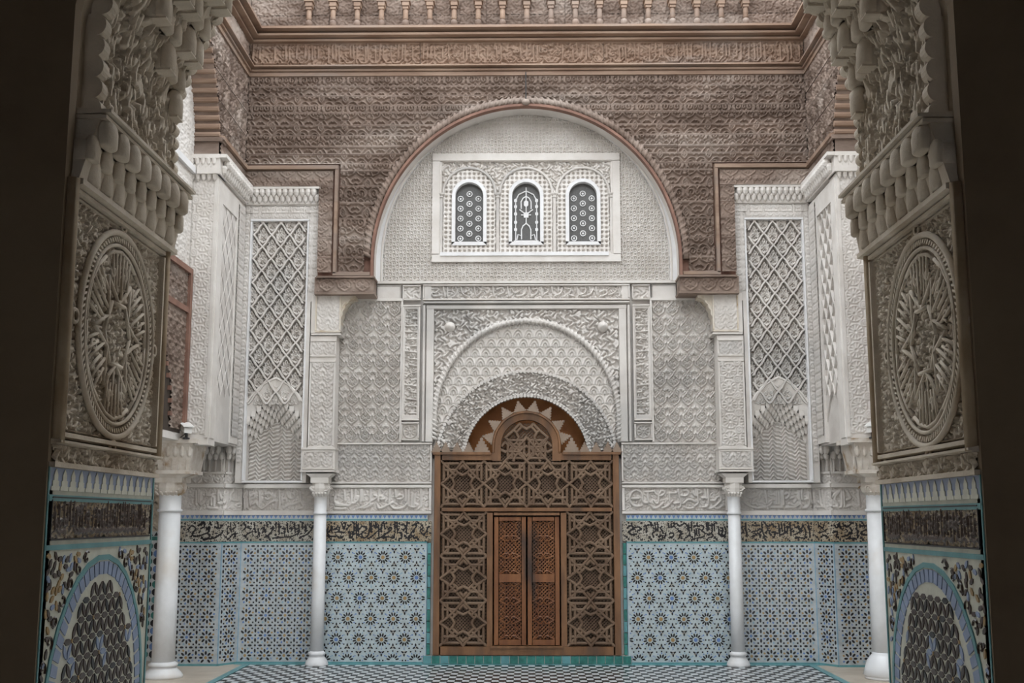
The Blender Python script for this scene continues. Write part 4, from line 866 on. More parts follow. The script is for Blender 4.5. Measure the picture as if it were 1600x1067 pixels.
# ------------------------------------------------------------------ engaged piers with corbels
for sd in (-1, 1):
    g = FY(YB, sd); nP = YB - YP; sn = SIDE[sd]
    t = thing('engaged_pier', (XC + sd * 3.2, YP, ZPB), 'carved plaster pier standing on the inner %s column' % sn, 'pier', 'engaged plaster piers')
    U0 = lambda px, py: uf(px, py, YP)
    a0, b0 = U0(523, 720), U0(471, 720)
    m = MB(g); zb1 = zf(702, YP); ztp = zf(524, YP); zc2 = zf(458, YP)
    m.box(a0 - 0.02, b0 + 0.02, ZPB, ZPB + 0.045, -0.03, nP + 0.04, 0, 0.01); m.box(a0, b0, ZPB + 0.045, zb1, -0.03, nP, 0, 0.0); m.box(a0 - 0.01, b0 + 0.01, zb1, zb1 + 0.03, -0.03, nP + 0.02)
    a1, b1 = U0(524, 600), U0(483, 600)
    m.box(a1, b1, zb1 + 0.03, ztp, -0.03, nP - 0.01); m.box(a1 - 0.08, b1, ztp, ztp + 0.05, -0.03, nP + 0.02, 0, 0.012); m.box(a1 - 0.05, b1, ztp + 0.05, zc2, -0.03, nP - 0.02)
    frame_rect(m, a1, b1, zf(700, YP), zf(562, YP), 0.035, nP - 0.02, nP + 0.012); frame_rect(m, a1, b1, zf(557, YP), zf(530, YP), 0.03, nP - 0.02, nP + 0.012); frame_rect(m, a0 + 0.01, b0 - 0.01, ZPB + 0.05, zb1 - 0.01, 0.03, nP - 0.01, nP + 0.012)
    m.build('pier_body', 'plaster_pale', t)
    panel('lower_carving', g, a0 + 0.04, b0 - 0.04, ZPB + 0.08, zb1 - 0.04, nP + 0.001, SMALLARAB, 0.02, 'plaster', t)
    panel('tall_carving', g, a1 + 0.035, b1 - 0.035, zf(698, YP), zf(565, YP), nP - 0.008, STARP if sd > 0 else SMALLARAB, 0.022, 'plaster', t)
    panel('upper_carving', g, a1 + 0.03, b1 - 0.03, zf(555, YP), zf(532, YP), nP - 0.008, SMALLARAB, 0.014, 'plaster', t)
    # bracket curving toward the doorway
    c = thing('corbel_bracket', (XC + sd * 2.85, YP, zf(520)), 'ochre-stained plaster bracket under the %s foot of the wooden arch' % sn, 'bracket', 'plaster brackets')
    u_in = uf(555, 465, YP); u_out = b1; hgt = zc2 - ztp - 0.05
    prof = [(a1 - 0.05, ztp + 0.05)]
    for i in range(13):
        q = i / 12; bx = a1 - 0.05 - (a1 - 0.05 - u_in) * (1 - math.cos(q * PI / 2)); bz = ztp + 0.08 + (hgt - 0.10) * math.sin(q * PI / 2)
        prof.append((bx + (0.018 if i % 2 else 0), bz))
    prof += [(u_in, zc2), (a1 + 0.0, zc2)]
    m = MB(g); m.prism([(p[0], p[1]) for p in prof], 0.0, nP - 0.04); m.build('bracket_body', 'corbel_plaster', c)
    m = MB(g); pr = [(p[0] + 0.05, p[1]) for p in prof[1:-2]]
    m.tube([(p[0], p[1], nP - 0.04) for p in pr], 0.016, 6); frame_rect(m, a1 - 0.06, b1 - 0.06, ztp + 0.06, zc2, 0.03, nP - 0.03, nP); m.build('bracket_moulding', 'corbel_plaster', c)
    panel('bracket_carving', g, a1 - 0.03, b1 - 0.09, ztp + 0.09, zc2 - 0.03, nP - 0.018, SMALLARAB, 0.014, 'plaster_pale', c)

# ------------------------------------------------------------------ flank: net panel, hooded niche, cornice
ZCT = zf(289, 17.6); ZCB = zf(316, 17.6)
def net(fr, u0, u1, v0, v1, n, cw, ch, parent, sc=1.0):
    SB = [([(0.5 + (p[0] - .5) * .82, 0.5 + (p[1] - .5) * .82) for p in pts], hw) for pts, hw in SEB]
    c1 = cellpat(shift(SB, 0.0, 0.5) + shift(SB, 0.5, 0.0), cw, ch, n=72)
    panel('floral_ground', fr, u0, u1, v0, v1, n - 0.05, c1, 0.06, 'plaster', parent, du=0.0088)
    # diagonal lobed ribs, each one a piece of its own
    W, H = u1 - u0, v1 - v0; sl = ch / cw
    for sg in (-1, 1):
        k0 = -int(H / ch) - 3; k1 = int(W / cw) + int(H / ch) + 4
        for k in range(k0, k1):
            ub = k * cw
            nstep = int(H / (ch / 8)) + 1
            cur = []
            for i in range(nstep + 1):
                v = min(i * ch / 8, H); u = ub + sg * v / sl + 0.03 * cw * math.sin(4 * PI * v / ch) * sg
                if 0.005 < u < W - 0.005: cur.append((u0 + u, v0 + v, n))
                elif cur: break
            if len(cur) > 2:
                m = MB(fr); nr = len(cur); A = [(p[0] - 0.015 * sc, p[1]) for p in cur]; B = [(p[0] + 0.015 * sc, p[1]) for p in cur]
                m.band(A, B, n - 0.03, n + 0.045 + (0.004 if sg > 0 else 0)); m.build('net_rib', 'plaster', parent)
def hood(fr, uc, hw, ztop, zlow, drop, n0, rows=5):
    """small stalactite hood over a niche: tiers of hanging cells stepping inward; ztop/zlow = apex height of first and last tier"""
    m = MB(fr); k = 10; c = hw / k
    for r in range(rows):
        q = r / (rows - 1); apex = ztop + (zlow - ztop) * q; nn = n0 - q * 0.17
        for i in range(-k, k + 1):
            if (i + r) % 2 == 0:
                t = abs(i) / k; u = uc + hw * i / k; z = apex - drop * (0.65 * t + 0.35 * t * t)
                m.box(u - c * .8, u + c * .8, z + 0.015, z + 0.10, n0 - 0.30, nn); m.lathe([(0.0, z - 0.045), (c * .55, z - 0.015), (c * .75, z + 0.02), (c * .75, z + 0.03)], u, nn - c * .5, 6)
    return m
for sd in (-1, 1):
    sn = SIDE[sd]; g = FY(YB, sd); nF = 0.29                 # face 30 cm in front of the door wall
    ue = SX - 0.0
    t = thing('flank_wall', (XC + sd * 3.9, YB - nF, 2.75), 'pale plaster pier wall with bordered frame on the %s side, below the cedar boards' % sn, 'wall panel', 'flank walls')
    la, lb = uf(478, 480, 17.75), uf(391, 480, 17.75); lz1, lz0 = zf(345, 17.75), zf(596, 17.75)
    u_in = uf(498, 400, 17.7); zN = Z_ST1 + 0.02
    m = MB(g); m.box(lb, ue + 0.02, zN, ZCB, -0.03, nF); m.box(u_in, la, zf(470, 17.7), ZCB, -0.03, nF); m.box(3.38, la, zN, zf(470, 17.7), -0.03, nF); m.box(la, lb, lz1, ZCB, -0.03, nF); m.build('frame_masonry', 'plaster', t)
    for a, b, z0, z1 in ((lb + 0.03, ue - 0.005, zN + 0.3, ZCB - 0.02), (u_in + 0.01, la - 0.03, zf(455, 17.7), ZCB - 0.02)):
        panel('border_carving', g, a, b, z0, z1, nF + 0.004, BORDER, 0.014, 'plaster', t)
    panel('border_carving', g, la, lb, lz1 + 0.04, ZCB - 0.03, nF + 0.004, BORDER, 0.014, 'plaster', t)
    m = MB(g); frame_rect(m, la - 0.03, lb + 0.03, zN, lz1 + 0.03, 0.035, nF - 0.1, nF + 0.02); m.build('edge_moulding', 'limewash', t)
    s_ = thing('net_panel', (XC + sd * 3.9, YB - nF, lz0), 'deep diamond net of carved plaster facing the court, %s of the doorway' % sn, 'net panel', 'diamond net plaster panels')
    m = MB(g); uc = (la + lb) / 2; hwN = (lb - la) / 2; za = zf(590, 17.75)
    net(g, la, lb, lz0 - 0.35, lz1, nF - 0.06, 0.285, 0.385, s_)
    # niche hood
    h = thing('hooded_niche', (XC + sd * 3.9, YB, zN), 'wall niche under a stalactite hood, facing the court at %s' % sn, 'niche', 'hooded niches')
    panel('wave_carving', g, la, lb, zN, zf(640), 0.012, WAVE, 0.022, 'plaster', h, du=0.010)
    zs = zf(650, 17.7)
    def pt(hw_, apex, base, k=15): return [(uc + hw_ * i / k, apex - (apex - base) * (0.45 * abs(i) / k + 0.55 * (abs(i) / k) ** 2.4)) for i in range(-k, k + 1)]
    outer = pt(hwN, za, zf(628, 17.7)); inner = pt(hwN, zf(622, 17.7), zf(656, 17.7))
    m = MB(g); m.band(inner, outer, 0.02, nF - 0.035, nA=nF - 0.09); m.tube([(p[0], p[1], nF - 0.04) for p in outer], 0.02, 6); m.build('hood_rim', 'plaster_pale', h)
    m = hood(g, uc, hwN * 0.96, zf(626, 17.7), zf(654, 17.7), zf(626, 17.7) - zf(660, 17.7), nF - 0.06); m.build('stalactite_cells', 'plaster_pale', h)
    # cornice over the flank
    co = thing('stalactite_cornice', (XC + sd * 3.9, 17.6, ZCB), 'white stalactite cornice above the net panel facing the court, %s side' % sn, 'cornice', 'stalactite cornices')
    m = MB(g); m.box(u_in - 0.02, ue, ZCT - 0.05, ZCT, 0, nF + 0.13); m.box(u_in, ue, ZCB, ZCB + 0.05, 0, nF + 0.03); m.box(u_in, ue, ZCB + 0.05, ZCT - 0.05, 0, nF + 0.03); m.build('cornice_bed', 'plaster_pale', co)
    k = 13; w = (ue - u_in) / k
    for i in range(k):
        m = MB(g); c = u_in + (i + .5) * w
        m.lathe([(0.0, ZCB + 0.01), (w * .34, ZCB + 0.045), (w * .52, ZCB + 0.11), (w * .40, ZCB + 0.15)], c, nF + 0.045, 8); m.lathe([(0.0, ZCB + 0.10), (w * .34, ZCB + 0.13), (w * .55, ZCB + 0.18), (w * .5, ZCT - 0.05)], c + w * .5 * (1 if i < k - 1 else 0), nF + 0.085, 8)
        m.build('pendant', 'plaster_pale', co)
    sqz0, sqz1 = zf(332, 17.7), ZCB - 0.01
    for i in range(5):
        w5 = (ue - u_in) / 5; m = MB(g); frame_rect(m, u_in + i * w5 + 0.008, u_in + (i + 1) * w5 - 0.008, sqz0, sqz1, 0.018, nF - 0.01, nF + 0.022); m.build('square_frame', 'plaster', co)

# ------------------------------------------------------------------ returns of the side walls (short walls running toward the viewer)
YE = 16.1
for sd in (-1, 1):
    sn = SIDE[sd]; g = FX(sd * SX + (XC if True else 0), sd)
    t = thing('side_net_panel', (sd * SX, 17.0, 3.4), 'narrow diamond net panel on the %s side wall, seen at a slant' % sn, 'net panel', 'diamond net plaster panels')
    za, zb = 4.25, 6.75; y0, y1 = 16.38, 17.22
    m = MB(g); m.box(YE + 0.05, y0, 3.3, 7.05, -0.3, 0.0); m.box(y1, 17.7, 3.3, 7.05, -0.3, 0.0); m.box(y0, y1, zb, 7.05, -0.3, 0.0); m.build('frame_masonry', 'plaster_pale', t)
    panel('border_carving', g, y1 + 0.05, 17.66, 3.4, 7.0, 0.004, BORDER, 0.014, 'plaster', t, du=0.02, dv=0.011)
    net(g, y0, y1, za - 0.3, zb, -0.06, 0.28, 0.385, t)
    h = thing('side_niche', (sd * SX, 16.8, 3.3), 'slanted-looking hooded niche low on the %s side wall' % sn, 'niche', 'hooded niches')
    m = MB(g); m.box(y0, y1, 3.28, 4.3, -0.34, -0.30); m.build('niche_back', 'plaster', h)
    uc = (y0 + y1) / 2; hwN = (y1 - y0) / 2
    def pt2(hw_, apex, base, k=12): return [(uc + hw_ * i / k, apex - (apex - base) * (0.45 * abs(i) / k + 0.55 * (abs(i) / k) ** 2.4)) for i in range(-k, k + 1)]
    m = MB(g); m.band(pt2(hwN, 4.05, 3.6), pt2(hwN, 4.32, 3.85), -0.28, -0.03); m.build('hood_rim', 'plaster_pale', h)
    m = hood(g, uc, hwN * .96, 4.02, 3.76, 0.34, -0.06, rows=4); m.build('stalactite_cells', 'plaster_pale', h)
    c = thing('side_cornice', (sd * SX, 17.0, 7.05), 'white stalactite cornice running back along the %s side wall' % sn, 'cornice', 'stalactite cornices')
    m = MB(g); m.box(YE - 0.1, 17.66, ZCB, ZCT, -0.3, 0.03); m.box(YE - 0.12, 17.62, ZCT - 0.05, ZCT, -0.3, 0.13); m.build('cornice_bed', 'plaster_pale', c)
    k = 14; w = (17.6 - YE) / k
    for i in range(k):
        m = MB(g); q = YE + (i + .5) * w; m.lathe([(0.0, ZCB + 0.01), (w * .34, ZCB + 0.045), (w * .52, ZCB + 0.11), (w * .40, ZCB + 0.15)], q, 0.045, 8); m.lathe([(0.0, ZCB + 0.10), (w * .34, ZCB + 0.13), (w * .55, ZCB + 0.18), (w * .5, ZCT - 0.05)], q + w * .5, 0.085, 8); m.build('pendant', 'plaster_pale', c)
    # pier end facing the viewer
    p = thing('corner_pier', (sd * 4.7, YE, 3.3), 'white carved pier above the outer %s column, covered in star reliefs' % sn, 'pier', 'corner piers')
    e = FY(YE, sd); a, b = SX + 0.012, 4.87
    m = MB(e); m.box(a, b, 3.2, ZCB, -0.35, 0.0); m.box(a - 0.04, b + 0.03, ZCT - 0.06, ZCT, -0.35, 0.13); m.box(a - 0.02, b, ZCB, ZCT - 0.06, -0.35, 0.04)
    m.box(a, a + 0.045, 3.3, ZCB, 0, 0.02); m.box(b - 0.045, b, 3.3, ZCB, 0, 0.02)
    m.build('pier_body', 'plaster_pale', p)
    panel('star_carving', e, a + 0.05, b - 0.05, 3.35, ZCB - 0.285, 0.004, STARP, 0.014, 'plaster_pale', p)
    panel('band_carving', e, a + 0.05, b - 0.05, ZCB - 0.28, ZCB - 0.02, 0.004, SMALLARAB, 0.014, 'plaster_pale', p)
    for r_ in range(3):
        for i in range(5 if r_ % 2 == 0 else 4):
            m = MB(e); w = (b - a) / 5; q = a + (i + (.5 if r_ % 2 == 0 else 1.0)) * w; z_ = ZCB - 0.10 + r_ * 0.105; m.lathe([(0.0, z_), (w * .34, z_ + 0.035), (w * .5, z_ + 0.10), (w * .42, z_ + 0.135)], q, 0.035 + r_ * 0.03, 8); m.build('pendant', 'plaster_pale', p)
    # impost block on the outer column
    cx = XC + sd * (5.05 if sd < 0 else 4.93); i_ = thing('impost_block', (cx, 16.42, zf(741, 16.4)), 'weathered carved impost block on the outer %s column, below the pier' % sn, 'impost', 'carved imposts')
    q = FY(16.42, 1, cx); z0 = zf(741, 16.4); m = MB(q)
    m.add([(-0.33, z0 + 0.02, -0.3), (0.33, z0 + 0.02, -0.3), (0.33, z0 + 0.02, 0.3), (-0.33, z0 + 0.02, 0.3), (-0.40, z0 + 0.42, -0.3), (0.40, z0 + 0.42, -0.3), (0.40, z0 + 0.42, 0.4), (-0.40, z0 + 0.42, 0.4)], [(0, 1, 2, 3), (7, 6, 5, 4), (0, 4, 5, 1), (1, 5, 6, 2), (2, 6, 7, 3), (3, 7, 4, 0)])
    m.box(-0.36, 0.36, z0, z0 + 0.05, -0.3, 0.33); m.box(-0.46, 0.46, z0 + 0.42, z0 + 0.48, -0.3, 0.46); m.build('block', 'capital_stone', i_)
    for i in range(8):
        m = MB(q); u = -0.35 + i * 0.1; m.lathe([(0.0, z0 + 0.22), (0.03, z0 + 0.25), (0.045, z0 + 0.32), (0.03, z0 + 0.40)], u, 0.36, 8); m.box(u - 0.05, u - 0.042, z0 + 0.06, z0 + 0.24, 0.30, 0.35); m.build('pendant', 'capital_stone', i_)
    # wall face nearer the viewer, brightly lit, with a cedar screen low on it
    n = FX(sd * 4.85, sd); lw = thing('gallery_wall_carving', (sd * 4.85, 15.2, 5.8), 'bright carved plaster wall strip between the near archway and the %s corner pier' % sn, 'wall carving', 'gallery wall carvings')
    panel('carved_field', n, 13.6, YE - 0.06, 5.75, 9.6, 0.002, SMALLARAB, 0.018, 'plaster_pale', lw, du=0.03, dv=0.015)
    m = MB(n); m.box(13.6, YE - 0.04, 7.1, 7.2, 0, 0.06); m.box(14.9, 15.0, 7.2, 9.4, 0, 0.03); m.build('string_course', 'limewash', lw)
    sc_ = thing('cedar_screen', (sd * 4.83, 15.0, 3.3), 'red-brown cedar screen with ribbed arch in the %s gallery, partly hidden' % sn, 'screen', 'cedar gallery screens')
    m = MB(n); ys0, ys1 = 13.9, YE - 0.02
    m.box(ys0, ys1, 5.62, 5.70, 0, 0.07); m.box(ys0, ys1, 5.05, 5.13, 0, 0.06); m.box(ys1 - 0.1, ys1, 3.4, 5.62, 0, 0.07); m.build('frame', 'cedar_red', sc_)
    m = MB(n); m.box(ys0, ys1 - 0.1, 3.35, 5.05, 0.0, 0.004); m.build('backing', 'hall_dark', sc_)
    panel('frieze_carving', n, ys0, ys1 - 0.1, 5.13, 5.62, 0.005, WOODSMALL, 0.03, 'cedar', sc_, du=0.02, dv=0.012)
    acy = 14.2; aR = 1.25
    panel('spandrel_carving', n, ys0, ys1 - 0.1, 3.4, 5.05, 0.005, WOODSMALL, 0.03, 'cedar', sc_, du=0.02, dv=0.012, mask=lambda U, V: ((U - acy) / aR) ** 2 + (np.maximum(V - 3.75, 0) / 0.95) ** 2 > 1)
    for i in range(10):
        th = i / 10 * PI / 2; m = MB(n); yy, z_ = acy + aR * math.cos(th), 3.55 + 1.1 * math.sin(th); m.box(yy - 0.05, yy + 0.02, z_, z_ + 0.06, -0.02, 0.045); m.build('arch_rib', 'cedar_red', sc_)

# ------------------------------------------------------------------ cedar work of the door wall
cf = thing('cedar_facade', (0, YW, zf(457, YW)), 'weathered carved cedar boards around the big arch, across the top of the door wall', 'woodwork')
fw = FY(YW)
Z = lambda py: zf(py, YW)
TOPZ = 11.4; uB = uf(497, 350, YW); uS = SX
zL = Z(432); z288 = ZCT
def RX(z): return RW * math.sqrt(max(1 - (max(z - RWZ, 0) / RWV) ** 2, 0))
for sd in (-1, 1):
    g = FY(YW, sd); zs = [zL + (z288 - zL) * i / 24 for i in range(25)]
    m = MB(g); m.band([(RX(z), z) for z in zs], [(uB, z) for z in zs], -0.10, -0.07)
    th = np.linspace(math.asin(min(1, (z288 - RWZ) / RWV)), PI / 2, 24); zs = [RWZ + RWV * math.sin(t) for t in th]
    m.band([(RX(z), z) for z in zs], [(uS, z) for z in zs], -0.10, -0.07); m.build('arch_beam', 'cedar_red', cf)
m = MB(fw); m.box(-uS, uS, RWZ + RWV, TOPZ, -0.34, -0.07); m.build('upper_beam', 'cedar', cf)
RB = 0.13
archmask = lambda U, V: ((U / (RW + RB)) ** 2 + (np.maximum(V - RWZ, 0) / (RWV + RB)) ** 2 > 1)
random.seed(3)
rows = [(a, b, WOODP) for a, b in ((118, 134), (134, 149), (149, 164), (164, 175), (175, 195), (195, 211), (211, 228), (228, 240), (240, 255))]
def board(fr, u0, u1, ya, yb, pat, parent, mask=None, dep=0.05, du=0.0105, off=0.0, mat='cedar'):
    z0, z1 = Z(yb) + 0.003, Z(ya) - 0.003
    return panel('board', fr, u0, u1, z0, z1, random.uniform(-0.006, 0.004) + 0.012 - dep, lambda U, V: np.where((V < 0.012) | (V > z1 - z0 - 0.012), 0.75, pat(U + u0, V + z0)), dep, mat, parent, du=du, mask=mask, skirt=0.0)
for i, (ya, yb, pat) in enumerate(rows):
    cuts = [-uS] + sorted(random.sample([-2.9, -1.7, 1.3, 2.4, 3.1], 1 + i % 2)) + [uS]
    if yb > 146: cuts = sorted(cuts + [0.0])
    for a, b in zip(cuts[:-1], cuts[1:]): board(fw, a + 0.003, b - 0.003, ya, yb, pat, cf, archmask, off=0.13 * i)
for sd in (-1, 1):
    g = FY(YW, sd); uv = uf(525, 350, YW)
    for i, (ya, yb, pat) in enumerate([(255, 266, WOODP), (266, 290, WOODP), (290, 316, WOODP), (316, 341, WOODP), (341, 372, WOODP), (372, 402, WOODP), (402, 425, WOODP)]):
        board(g, RW + 0.01 if ya > 330 else 1.4, uv - 0.05, ya, yb, pat, cf, archmask, off=0.1 * i)
        if ya >= 266: board(g, uv + 0.06, uB if ya >= 288 else uS, ya, yb, WOODSMALL, cf, None, off=0.2 * i, dep=0.02)
    m = MB(g); m.box(uv - 0.03, uv + 0.04, Z(428), Z(258), -0.03, 0.04, 0, 0.012); m.box(uv - 0.03, uS, Z(265), Z(257), -0.03, 0.05, 0, 0.012); m.box(RW + 0.03, uv + 0.04, Z(431), Z(424), -0.03, 0.04, 0, 0.01); m.build('panel_moulding', 'cedar_warm', cf)
    # bracket block at the foot of the arch
    bk = thing('cedar_foot_block', (XC + sd * 2.8, YW, Z(457)), 'dark carved cedar block at the %s foot of the big arch' % SIDE[sd], 'beam end', 'cedar arch feet')
    ub0 = uf(583, 445, YW)
    m = MB(g); m.box(ub0, uB + 0.03, Z(457), Z(432), -0.40, 0.0); m.box(ub0 - 0.02, uB + 0.03, Z(459), Z(455.5), -0.40, 0.012); m.box(ub0 - 0.02, uB, Z(434), Z(431), -0.40, 0.05); m.build('block', 'cedar', bk)
    panel('block_carving', g, ub0 + 0.02, uB, Z(455), Z(435), 0.004, WOODSMALL, 0.02, 'cedar', bk)
# rope moulding of the big arch
rope(fw, RW + 0.025, RWV + 0.025, 0.13, RWZ, Z(402), 0.085, 0.034, 0.0, 'cedar', cf)
m = MB(fw); m.band(arch_path(RW - 0.01, RWZ, zL, 50, RWV - 0.01), arch_path(RW + 0.03, RWZ, zL, 50, RWV + 0.03), -0.10, 0.03); m.build('arch_edge', 'cedar_red', cf)
m = MB(fw); m.band(arch_path(RW, RWZ, zL, 50, RWV), arch_path(RW + 0.3, RWZ, zL, 50, RWV + 0.3), -0.42, -0.10); m.build('plaster_soffit', 'plaster_pale', ty)
# long mouldings and inscription frieze
def mouldings(fr, a, b, parent):
    m = MB(fr); m.box(a, b, Z(118), Z(112), -0.03, 0.02); m.box(a, b, Z(112), Z(107), -0.03, 0.05, 0, 0.01); m.box(a, b, Z(107), Z(102), -0.03, 0.11, 0, 0.015); m.build('lower_moulding', 'cedar_warm', parent)
    m = MB(fr); m.box(a, b, Z(66), Z(61), -0.03, 0.07, 0, 0.01); m.box(a, b, Z(61), Z(54), -0.03, 0.16, 0, 0.02); m.box(a, b, Z(54), Z(45), -0.03, 0.24, 0, 0.03); m.build('upper_moulding', 'cedar_warm', parent)
mouldings(fw, -uS, uS, cf)
fb = thing('cedar_inscription_frieze', (0, YW, Z(102)), 'long carved cedar inscription frieze below the row of turned spindles', 'frieze')
for a, b in ((-uS, -1.7), (-1.7, 1.25), (1.25, uS)):
    panel('frieze_board', fw, a + 0.003, b - 0.003, Z(102), Z(66), -0.04, (lambda st: lambda U, V: np.where((V > 0.37) | (V < 0.03), 0.8, np.maximum(dist_strokes(U, V, st, 0.011), 0.55 * VERM(52)(U, V))))(LETTERS(b - a, 0.40, 31 + int(a * 10))), 0.055, 'cedar_warm', fb, du=0.011)
# backing boards and turned spindles along the top
bb = np.linspace(-uS, uS, 8)
for a, b in zip(bb[:-1], bb[1:]):
    for z0, z1 in ((Z(45), Z(22)), (Z(22), Z(-10))):
        panel('backing_board', fw, a + 0.004, b - 0.004, z0 + 0.003, z1 - 0.003, -0.02, lambda U, V: 0.7 * VERM(58)(U, V), 0.03, 'cedar', cf, du=0.0135)
sx0, sx1 = xf(483, 20, YW - 0.12), xf(1165, 20, YW - 0.12)
names = 19
for i in range(names):
    x = sx0 + (sx1 - sx0) * i / (names - 1); lab = 'turned cedar spindle, number %d from the left in the row at the top' % (i + 1)
    t = thing('turned_spindle', (x, YW - 0.12, Z(44)), 'turned cedar spindle in the row along the top, %s' % ('leftmost' if i == 0 else 'rightmost' if i == names - 1 else 'counted %s from the left' % ['', 'second', 'third', 'fourth', 'fifth', 'sixth', 'seventh', 'eighth', 'ninth', 'tenth', 'eleventh', 'twelfth', 'thirteenth', 'fourteenth', 'fifteenth', 'sixteenth', 'seventeenth', 'eighteenth', ''][i]), 'spindle', 'turned cedar spindles')
    e = FY(YW - 0.12, 1, x); z0 = Z(45)
    m = MB(e); m.lathe([(0.02, z0 - 0.01), (0.045, z0 + 0.01), (0.055, z0 + 0.05), (0.048, z0 + 0.09), (0.03, z0 + 0.105)], 0, 0, 12); m.build('knob', 'cedar', t, smooth=True)
    m = MB(e); m.lathe([(0.032, z0 + 0.10), (0.042, z0 + 0.13), (0.040, z0 + 0.27), (0.034, z0 + 0.29)], 0, 0, 12); m.build('shaft', 'cedar_warm', t, smooth=True)
    m = MB(e); m.box(-0.045, 0.045, z0 + 0.28, z0 + 0.32, -0.05, 0.05); m.box(-0.062, 0.062, z0 + 0.32, z0 + 0.40, -0.06, 0.065, 0, 0.008); m.box(-0.075, 0.075, z0 + 0.40, z0 + 0.43, -0.1, 0.08); m.box(-0.055, 0.055, z0 + 0.43, z0 + 0.75, -0.12, 0.07); m.build('cap', 'cedar_warm', t)
# small hanging hook and knob at the crown
hk = thing('iron_hook', (XC, YW - 0.1, Z(165)), 'thin iron rod with a round knob hanging at the crown of the big arch', 'hook')
m = MB(fw); m.tube([(0, Z(162), 0.12), (0, Z(117), 0.12)], 0.010, 6); m.tube([(0, Z(119), 0.12), (0, Z(119), -0.02)], 0.010, 6); m.build('rod', 'iron', hk)
m = MB(fw); m.lathe([(0.0, Z(168)), (0.055, Z(166)), (0.065, Z(163)), (0.05, Z(160)), (0.0, Z(159))], 0, 0.10, 14); m.build('knob', 'cedar', hk, smooth=True)

# cedar work on the side walls, running toward the viewer, cut by the gallery arch
for sd in (-1, 1):
    sn = SIDE[sd]; g = FX(sd * SX + XC, sd)
    t = thing('side_cedar_wall', (sd * SX, 16.5, ZCT), 'carved cedar boards on the %s side wall above the gallery arch' % sn, 'woodwork', 'side wall woodwork')
    def YEDGE(z): q = np.clip((z - 7.55) / 2.1, 0, 1); return 16.12 - 2.6 * (1 - np.sqrt(1 - q ** 1.6 * 0.999))
    em = lambda U, V: U > YEDGE(V)
    yr = [(118, 149, WOODP), (149, 175, WOODP), (175, 211, WOODP), (211, 240, WOODP), (240, 257, WOODP)]
    for i, (ya, yb, pat) in enumerate(yr): board(g, 13.4, YW, ya, yb, pat, t, em, du=0.02, off=0.2 * i)
    for ya, yb in ((266, 290),): board(g, YE, YW, ya, yb, WOODSMALL, t, None, du=0.02, dep=0.02)
    panel('frieze_board', g, 13.0, YW, Z(102), Z(66), -0.015, (lambda st: lambda U, V: np.maximum(dist_strokes(U, V, st, 0.011), 0.55 * VERM(52)(U, V)))(LETTERS(4.5, 0.40, 77)), 0.035, 'cedar', t, du=0.02)
    mouldings(g, 12.0, YW, t)
    m = MB(g); m.box(YE - 0.02, YW, Z(265), Z(257), -0.3, 0.05, 0, 0.012); m.build('panel_moulding', 'cedar_warm', t)
    m = MB(g); m.box(YE, YW, Z(290), Z(266), -0.38, -0.02); zs = [7.6 + 2.1 * i / 16 for i in range(17)]; m.band([(float(YEDGE(z)), z) for z in zs], [(18.1, z) for z in zs], -0.38, -0.025); m.build('backing', 'cedar', t)
    ar = thing('ribbed_soffit', (sd * 4.65, YE, 7.6), 'stack of reddish cedar ribs under the %s gallery arch' % sn, 'arch soffit', 'ribbed cedar soffits')
    e = FY(0, sd)
    for i in range(13):
        z = 7.66 + i * 0.118; y = float(YEDGE(z)); m = MB(e)
        m.tube([(SX + 0.01, z + 0.05, -(y - 0.02)), (4.87, z + 0.05, -(y - 0.02))], 0.043, 8); m.build('rib', 'cedar_warm', ar)
        m = MB(e); m.box(SX + 0.03, 4.86, z - 0.01, z + 0.108, -(y + 0.14), -(y + 0.035)); m.build('rib_back', 'cedar_red', ar)
    m = MB(e); m.box(SX - 0.03, 4.88, 7.60, 7.66, -YE - 0.2, -YE + 0.06); m.box(SX + 0.02, 4.84, ZCT - 0.02, 7.60, -YE - 0.3, -YE + 0.02); m.build('springer', 'cedar', ar)

